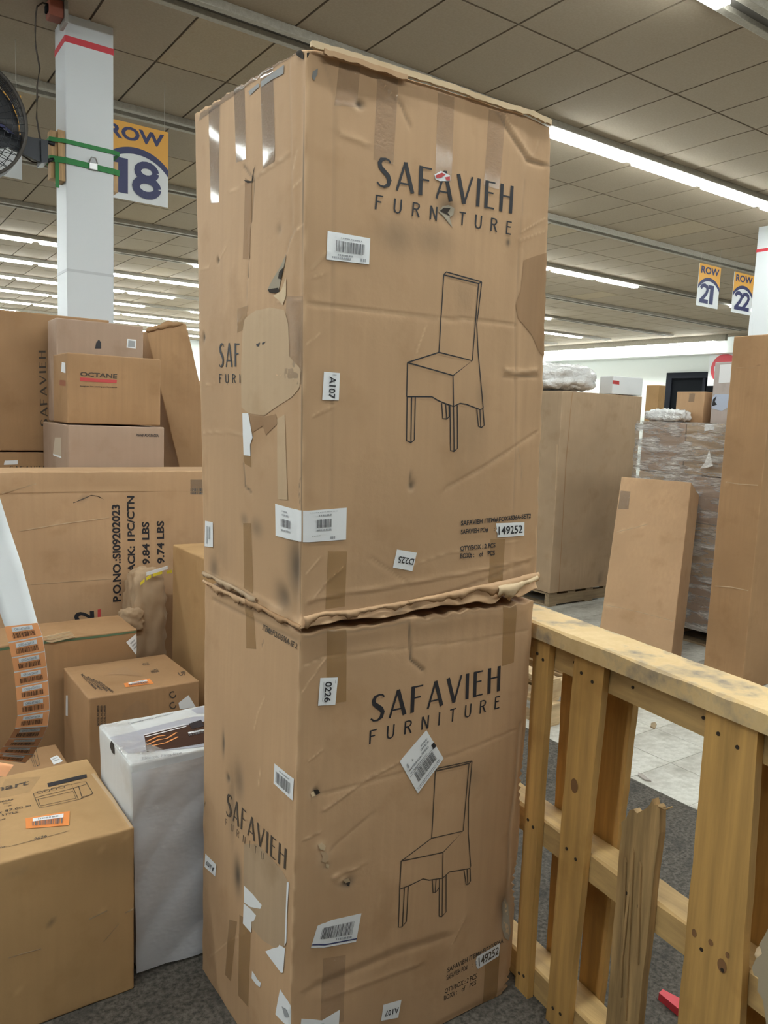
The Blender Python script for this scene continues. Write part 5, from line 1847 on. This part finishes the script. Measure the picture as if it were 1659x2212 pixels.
for (px, py), ru, rv in (((1241, 1697), .013, .019), ((1560, 2086), .011, .015), ((1536, 2036), .006, .007), ((1500, 2015), .006, .009), ((1572, 2063), .005, .007)):
    s_, z = fpick((px, py))
    V = [fpt(s_ + ru * math.cos(a), -.001, z + rv * math.sin(a)) for a in np.linspace(0, 2 * math.pi, 16, endpoint=False)]
    mesh_obj('knot', V, [tuple(range(16))], KNOT, fence)
S0, S1 = -.22, 1.05


def beam(name, s0, s1, t0, t1, z0, z1, mat, parent=fence, wob=.002, seed=0, dirt_dark=None):
    rg = random.Random(seed)
    n = 26
    V, F = [], []
    for i in range(n):
        s_ = s0 + (s1 - s0) * i / (n - 1)
        dz = rg.uniform(-wob, wob)
        ch = .003 + rg.random() * wob * 2.2
        prof = [(t0, z0), (t0, z1 - ch), (t0 + ch * 1.3, z1 + dz * .4), (t1 - ch, z1 + dz * .4), (t1, z1 - ch), (t1, z0)]
        V += [fpt(s_, t, z) for t, z in prof]
    m = 6
    for i in range(n - 1):
        for k in range(m):
            F.append((i * m + k, i * m + (k + 1) % m, (i + 1) * m + (k + 1) % m, (i + 1) * m + k))
    F += [tuple(range(m - 1, -1, -1)), tuple((n - 1) * m + k for k in range(m))]
    bm = bmesh.new()
    vs = [bm.verts.new(p) for p in V]
    for q in F:
        bm.faces.new([vs[i] for i in q])
    return bm_obj(name, bm, mat, parent)


DUSTY = speckle('dusty_rail_pine', (.60, .42, .205), (.66, .48, .25), 18, .7, .002, (9, .48, .66, (.22, .18, .14)))
beam('top_rail', S0, S1, -.012, .125, RB, RT, DUSTY, seed=2, wob=.0018)
beam('stringer', S0, S1, .022, .106, .945, RB - .002, WR, seed=3)
beam('stringer', S0, S1, .022, .106, .445, .518, WR, seed=4)
beam('stringer', S0, S1, .022, .106, .004, .085, WR, seed=5)
for k in range(5):
    s_ = .12 + k * .2
    tube('nail', [fpt(s_, .0195, .985), fpt(s_, .025, .985)], .004, NAIL, fence, 7, False)

# torn fibreboard at the right edge
tf_ = thing('torn_fibreboard', 'torn pale fibreboard scrap at the lower right edge, by the fence', 'scrap board', fpt(fpick((1650, 2212))[0], -.03, 0))
ol = [fpick(p, -.03) for p in ((1662, 2000), (1650, 2024), (1640, 2040), (1646, 2060), (1632, 2072), (1624, 2090), (1628, 2106), (1638, 2112), (1636, 2140), (1648, 2160), (1655, 2210))]
zend = 0.0
ol = ol + [(ol[-1][0] + .01, zend), (ol[-1][0] + .22, zend), (ol[0][0] + .22, ol[0][1])]
prism('board', [fpt(a, -.03, b) for a, b in ol], np.append(fn * .012, 0), plain('pale_fibreboard', (.36, .29, .20), .95), tf_)
crumple('torn_edge', boxC(*sorted((fpt(ol[4][0], 0, 0)[0] - .02, fpt(ol[4][0], 0, 0)[0] + .015)), *sorted((fpt(ol[4][0], 0, 0)[1] - .03, fpt(ol[4][0], 0, 0)[1] + .012)), ol[7][1], ol[3][1]), 3, .006, BARE, tf_, 6, 7, 120)

# red plastic piece on the carpet behind the fence
pr = [at_z(p, .0) for p in ((1422, 2160), (1430, 2152), (1475, 2176), (1470, 2200))]
rp = tag(prism('plastic_wedge', pr, (0, 0, .022), plain('red_plastic', (.62, .05, .075), .35)), 'red plastic piece on the carpet behind the fence', 'plastic piece')

# ------------------------------------------------------------------ pallets
PW = wood('pallet_wood', (.58, .42, .24), 0, .25)
PWD = wood('old_pallet_wood', (.34, .25, .15), 0, .25)


def pallet(label, x0, y0, wx, wy, z0, mat, group='wooden pallets'):
    t = thing('pallet', label, 'pallet', (x0 + wx / 2, y0 + wy / 2, z0), group)
    for k in range(3):
        y = y0 + (wy - .05) * k / 2
        box('stringer', (x0, x0 + wx, y, y + .05, z0 + .016, z0 + .105), mat, t, .003)
    for k in range(5):
        x = x0 + (wx - .10) * k / 4
        box('deck_board', (x, x + .10, y0, y0 + wy, z0 + .105, z0 + .122), mat, t, .002)
    for k in range(3):
        x = x0 + (wx - .10) * k / 2
        box('base_board', (x, x + .10, y0, y0 + wy, z0, z0 + .016), mat, t, .002)
    return t


# big gaylord on a pallet
gx0, gy0 = 5.02, 4.62
pallet('dark pallet under the big plain carton', gx0 + .02, gy0 + .02, 1.05, 1.05, 0, PWD)
gz = at_y((1300, 850), gy0)[2]
gay = Carton('bulk_carton', 'huge plain brown carton on a pallet with white bags on top', 'carton', boxC(gx0, 6.08, gy0, 5.66, .128, gz), KRAFT_GREY, step=.05, seed=121, bulge=.008, edge=.001, feats=[
    ('dent', 'front', (1296, 1250), .02, .05, -.01, 0, .4), ('crease', 'front', [(1232, 850), (1208, 1100), (1200, 1290)], .02, -.004, .1, .12),
    ('crease', 'front', [(1215, 850), (1195, 1100), (1187, 1290)], .02, -.004, .1, .2)])
# bags on top of it
bg = crumple('plastic_bag', boxC(5.06, 5.80, 4.86, 5.50, gz + .03, gz + .25), 5, .035, BAG, None, 22, 10, 16)
bg.location = (0, 0, 0)
tag(bg, 'crumpled white plastic bag lying on the huge plain carton', 'plastic bag')
wb = Carton('white_bag_box', 'small white box with a red bar on the huge plain carton', 'carton', rotC(5.70, 4.66, gz + .006, .36, .17, .16, -8), plain('white_board', (.78, .80, .82), .5), step=.05, seed=2, edge=.001, bulge=.004)
wb.shape('red_bar', 'front', [wbq for wbq in ((1300, 826), (1337, 831), (1337, 823), (1300, 818))], SQ, RED_INK, .002)

# wrapped pallet load
zt0 = 1.635
wp0 = dict(x0=5.20, x1=6.15, y0=3.145, y1=3.965)
pallet('pallet under the shrink wrapped cartons', wp0['x0'] + .01, wp0['y0'] + .01, .93, .80, 0, PWD)
lv = [(.124, .50), (.502, .90), (.902, 1.25), (1.252, zt0)]
WG = 'shrink wrapped cartons'
nm_ = ('bottom', 'second', 'third', 'top')
side_ = ('left', 'right')
for k, (a, b) in enumerate(lv):
    for j in range(2):
        yA = wp0['y0'] + .02 + j * .392
        c_ = Carton('wrapped_carton', '%s carton of the shrink wrapped load, %s side' % (nm_[k], 'far' if j else 'near'), 'carton', boxC(wp0['x0'] + .02, wp0['x1'] - .02, yA, yA + .386, a + .003, b), (KRAFT_PINK, KRAFT_GREY)[(k + j) % 2], step=.06, seed=131 + k * 2 + j, edge=.001, group=WG, bulge=0, amp=.0004)
        if k == 3 and j == 0:
            c_.label('left', [(1522, 932), (1543, 928), (1545, 900), (1525, 902)], .004)
        if k == 1 and j == 1:
            c_.label('left', [(1424, 1068), (1470, 1072), (1470, 1058), (1424, 1054)], .004)
sw = thing('shrink_wrap', 'clear plastic film wound around the pallet load', 'plastic wrap', (5.68, 3.55, .1))
V, F = [], []
rg = random.Random(77)
lo_, hi_ = (wp0['x0'] - .006, wp0['y0'] - .006), (wp0['x1'] + .006, wp0['y1'] + .006)
per = [(lo_[0], hi_[1] - i * (hi_[1] - lo_[1]) / 26) for i in range(26)] + [(lo_[0] + i * (hi_[0] - lo_[0]) / 26, lo_[1]) for i in range(26)] + [(hi_[0], lo_[1] + i * (hi_[1] - lo_[1]) / 8) for i in range(8)] + [(hi_[0] - i * (hi_[0] - lo_[0]) / 8, hi_[1]) for i in range(8)]
m = len(per)
nz = 40
cx_, cy_ = (lo_[0] + hi_[0]) / 2, (lo_[1] + hi_[1]) / 2
for k in range(nz):
    z = .11 + (zt0 - .10) * k / (nz - 1)
    for i, (x, y) in enumerate(per):
        d = .012 * abs(math.sin(z * 17 + i * .35)) + .008 * abs(math.sin(z * 41 - i * .22 + 1)) + rg.uniform(0, .005)
        v = np.array([x - cx_, y - cy_])
        v /= np.linalg.norm(v)
        V.append((x + v[0] * d, y + v[1] * d, z))
for k in range(nz - 1):
    for i in range(m):
        F.append((k * m + i, k * m + (i + 1) % m, (k + 1) * m + (i + 1) % m, (k + 1) * m + i))
mesh_obj('film', V, F, SHRINK, sw, True)
SCR = [(1512, 1012), (1522, 1000), (1532, 972), (1538, 998), (1540, 1006), (1528, 1010)]
mesh_obj('torn_tail', [at_x(p, wp0['x0'] - .045) for p in SCR], [tuple(range(6))], BAG, sw)
# things on top of the wrapped load
bg2 = crumple('plastic_bag', boxC(5.22, 5.395, 3.62, 3.945, zt0 + .016, zt0 + .10), 15, .02, BAG, None, 14, 9, 34)
tag(bg2, 'crumpled clear plastic heap on the wrapped load beside the huge carton', 'plastic bag')
a_, b_ = at_x((1462, 850), 5.42), at_x((1530, 850), 5.42)
bx1 = Carton('taped_box', 'plain brown box standing on the shrink wrapped load', 'carton', boxC(5.42, 5.83, b_[1] + .03, a_[1], zt0 + .004, at_x((1490, 846), 5.42)[2]), KRAFT, step=.06, seed=151, edge=.001)
bx1.shape('tape_strip', 'left', [(1488, 868), (1500, 868), (1502, 850), (1490, 850)], SQ, TAPE_CLEAR, .002)
c_, d_ = at_x((1536, 880), 5.42), at_x((1592, 880), 5.42)
ztop_ = at_x((1560, 782), 5.42)[2]
bx2 = Carton('printed_box', 'tall white printed box in film on the shrink wrapped load', 'carton', boxC(5.42, 5.83, d_[1], c_[1], zt0 + .004, ztop_), cardboard('pale_printed_carton', (.50, .44, .42), .06), step=.05, seed=153, edge=.001)
bx2.label('left', [(1553, 828), (1582, 826), (1584, 786), (1556, 788)], .002)
bx2.poly('blue_picture', 'left', [(1537, 882), (1536, 862), (1546, 852), (1580, 852), (1580, 876), (1560, 888)], plain('pale_blue_print', (.48, .55, .70), .4), .002)
bx2.poly('dark_picture', 'left', [(1538, 878), (1541, 862), (1549, 856), (1545, 868), (1550, 874)], INK, .003)
# tall slim carton behind
p_ = at_x((1397, 832), 7.4)
q_ = at_x((1424, 832), 7.4)
Carton('slim_carton', 'slim upright brown carton in front of the white wall beside the doorway', 'carton', boxC(7.4, 7.52, q_[1], p_[1], 0, p_[2]), KRAFT_GOLD, step=.1, seed=155, edge=.001)

# leaning flat carton
e_ = np.array([.30, -.954, 0])
BL0 = np.array([4.34, 3.51, 0.0])
TL0 = np.array([4.80, 3.78, 1.115])
vv = TL0 - BL0
nrm_ = np.cross(e_, vv)
nrm_ /= np.linalg.norm(nrm_)
if nrm_[0] < 0:
    nrm_ = -nrm_
CF = np.zeros((2, 2, 2, 3))
for a in (0, 1):
    for b in (0, 1):
        CF[a, b, 0] = BL0 + e_ * .51 * a + nrm_ * .25 * b
        CF[a, b, 1] = TL0 + e_ * .51 * a + nrm_ * .25 * b
CF[..., 2] -= CF[..., 2].min()
leanf = Carton('flat_carton', 'flat brown carton leaning against the shrink wrapped load', 'carton', CF, KRAFT, step=.03, seed=161, edge=.001, feats=[
    ('crease', 'front', [(1330, 1150), (1400, 1132)], .01, .003, .4, 0), ('crease', 'front', [(1302, 1305), (1455, 1342)], .008, -.003, .4, .05)])
leanf.shape('tape_strip', 'front', [(1335, 1100), (1358, 1100), (1362, 1062), (1341, 1060)], SQ, TAPE_CLEAR, .0012)

# tall carton at the right edge
tall = Carton('tall_carton', 'very tall narrow brown carton at the right picture edge', 'carton', boxC(4.50, 5.1, 2.522, 2.79, 0, 2.165), KRAFT_DARK, step=.04, seed=171, edge=.0008, feats=[
    ('crease', 'left', [(1570, 1040), (1640, 1052)], .006, .003, .6, 0), ('crease', 'left', [(1545, 1265), (1615, 1275)], .006, .003, .6, 0),
    ('crease', 'left', [(1590, 792), (1650, 790)], .008, -.003, 0, .35), ('crease', 'left', [(1582, 900), (1640, 905)], .006, .002, .3, 0)])

# pallets lying on the floor, seen between the slats
pallet('lower of two pale pallets lying behind the fence', 3.0, 2.72, 1.0, .8, 0, PW)
pallet('upper of two pale pallets lying behind the fence', 3.02, 2.75, 1.0, .8, .123, PW)

# litter on the floor
for k, (p, ln, rz, lab) in enumerate((((1412, 1568), .10, .5, 'small wood splinter lying on the pale tiles'), ((1390, 1680), .09, 1.2, 'dirty paper scrap where carpet meets tiles'))):
    c = at_z(p, 0)
    d = np.array([math.cos(rz), math.sin(rz), 0]) * ln / 2
    n_ = np.array([-d[1], d[0], 0]) * .25
    o = prism('floor_litter', [c - d - n_, c - d * .6 + n_, c + d * .5 + n_ * 1.3, c + d, c + d * .4 - n_], (0, 0, .006), (PWD, plain('dirty_paper', (.38, .34, .31), .8))[k])
    tag(o, lab, 'litter')

# worn fold lines, scuffs, and crease shade drawn as dark lines on the cartons
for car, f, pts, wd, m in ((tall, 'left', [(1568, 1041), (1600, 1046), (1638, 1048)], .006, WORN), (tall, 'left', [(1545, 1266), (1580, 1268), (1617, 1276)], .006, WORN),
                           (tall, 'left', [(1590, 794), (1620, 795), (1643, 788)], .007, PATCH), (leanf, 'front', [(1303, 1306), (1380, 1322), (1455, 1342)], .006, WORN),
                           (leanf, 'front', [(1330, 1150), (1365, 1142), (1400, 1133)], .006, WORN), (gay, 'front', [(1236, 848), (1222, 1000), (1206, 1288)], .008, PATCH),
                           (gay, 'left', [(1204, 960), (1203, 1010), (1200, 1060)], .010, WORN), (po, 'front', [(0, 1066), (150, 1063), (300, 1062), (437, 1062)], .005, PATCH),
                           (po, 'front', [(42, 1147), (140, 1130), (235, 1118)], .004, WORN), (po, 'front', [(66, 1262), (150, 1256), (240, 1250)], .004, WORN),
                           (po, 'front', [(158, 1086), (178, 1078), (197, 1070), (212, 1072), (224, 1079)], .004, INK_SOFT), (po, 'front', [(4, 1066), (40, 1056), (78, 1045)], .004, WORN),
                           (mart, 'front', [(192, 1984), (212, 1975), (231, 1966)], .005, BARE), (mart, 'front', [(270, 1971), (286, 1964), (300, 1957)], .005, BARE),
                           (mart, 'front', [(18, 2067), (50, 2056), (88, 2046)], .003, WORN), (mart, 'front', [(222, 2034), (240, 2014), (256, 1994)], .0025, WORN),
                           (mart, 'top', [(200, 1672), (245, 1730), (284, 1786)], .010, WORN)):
    car.lines('scuff_shade_line', f, [pts], wd, m, .0012)
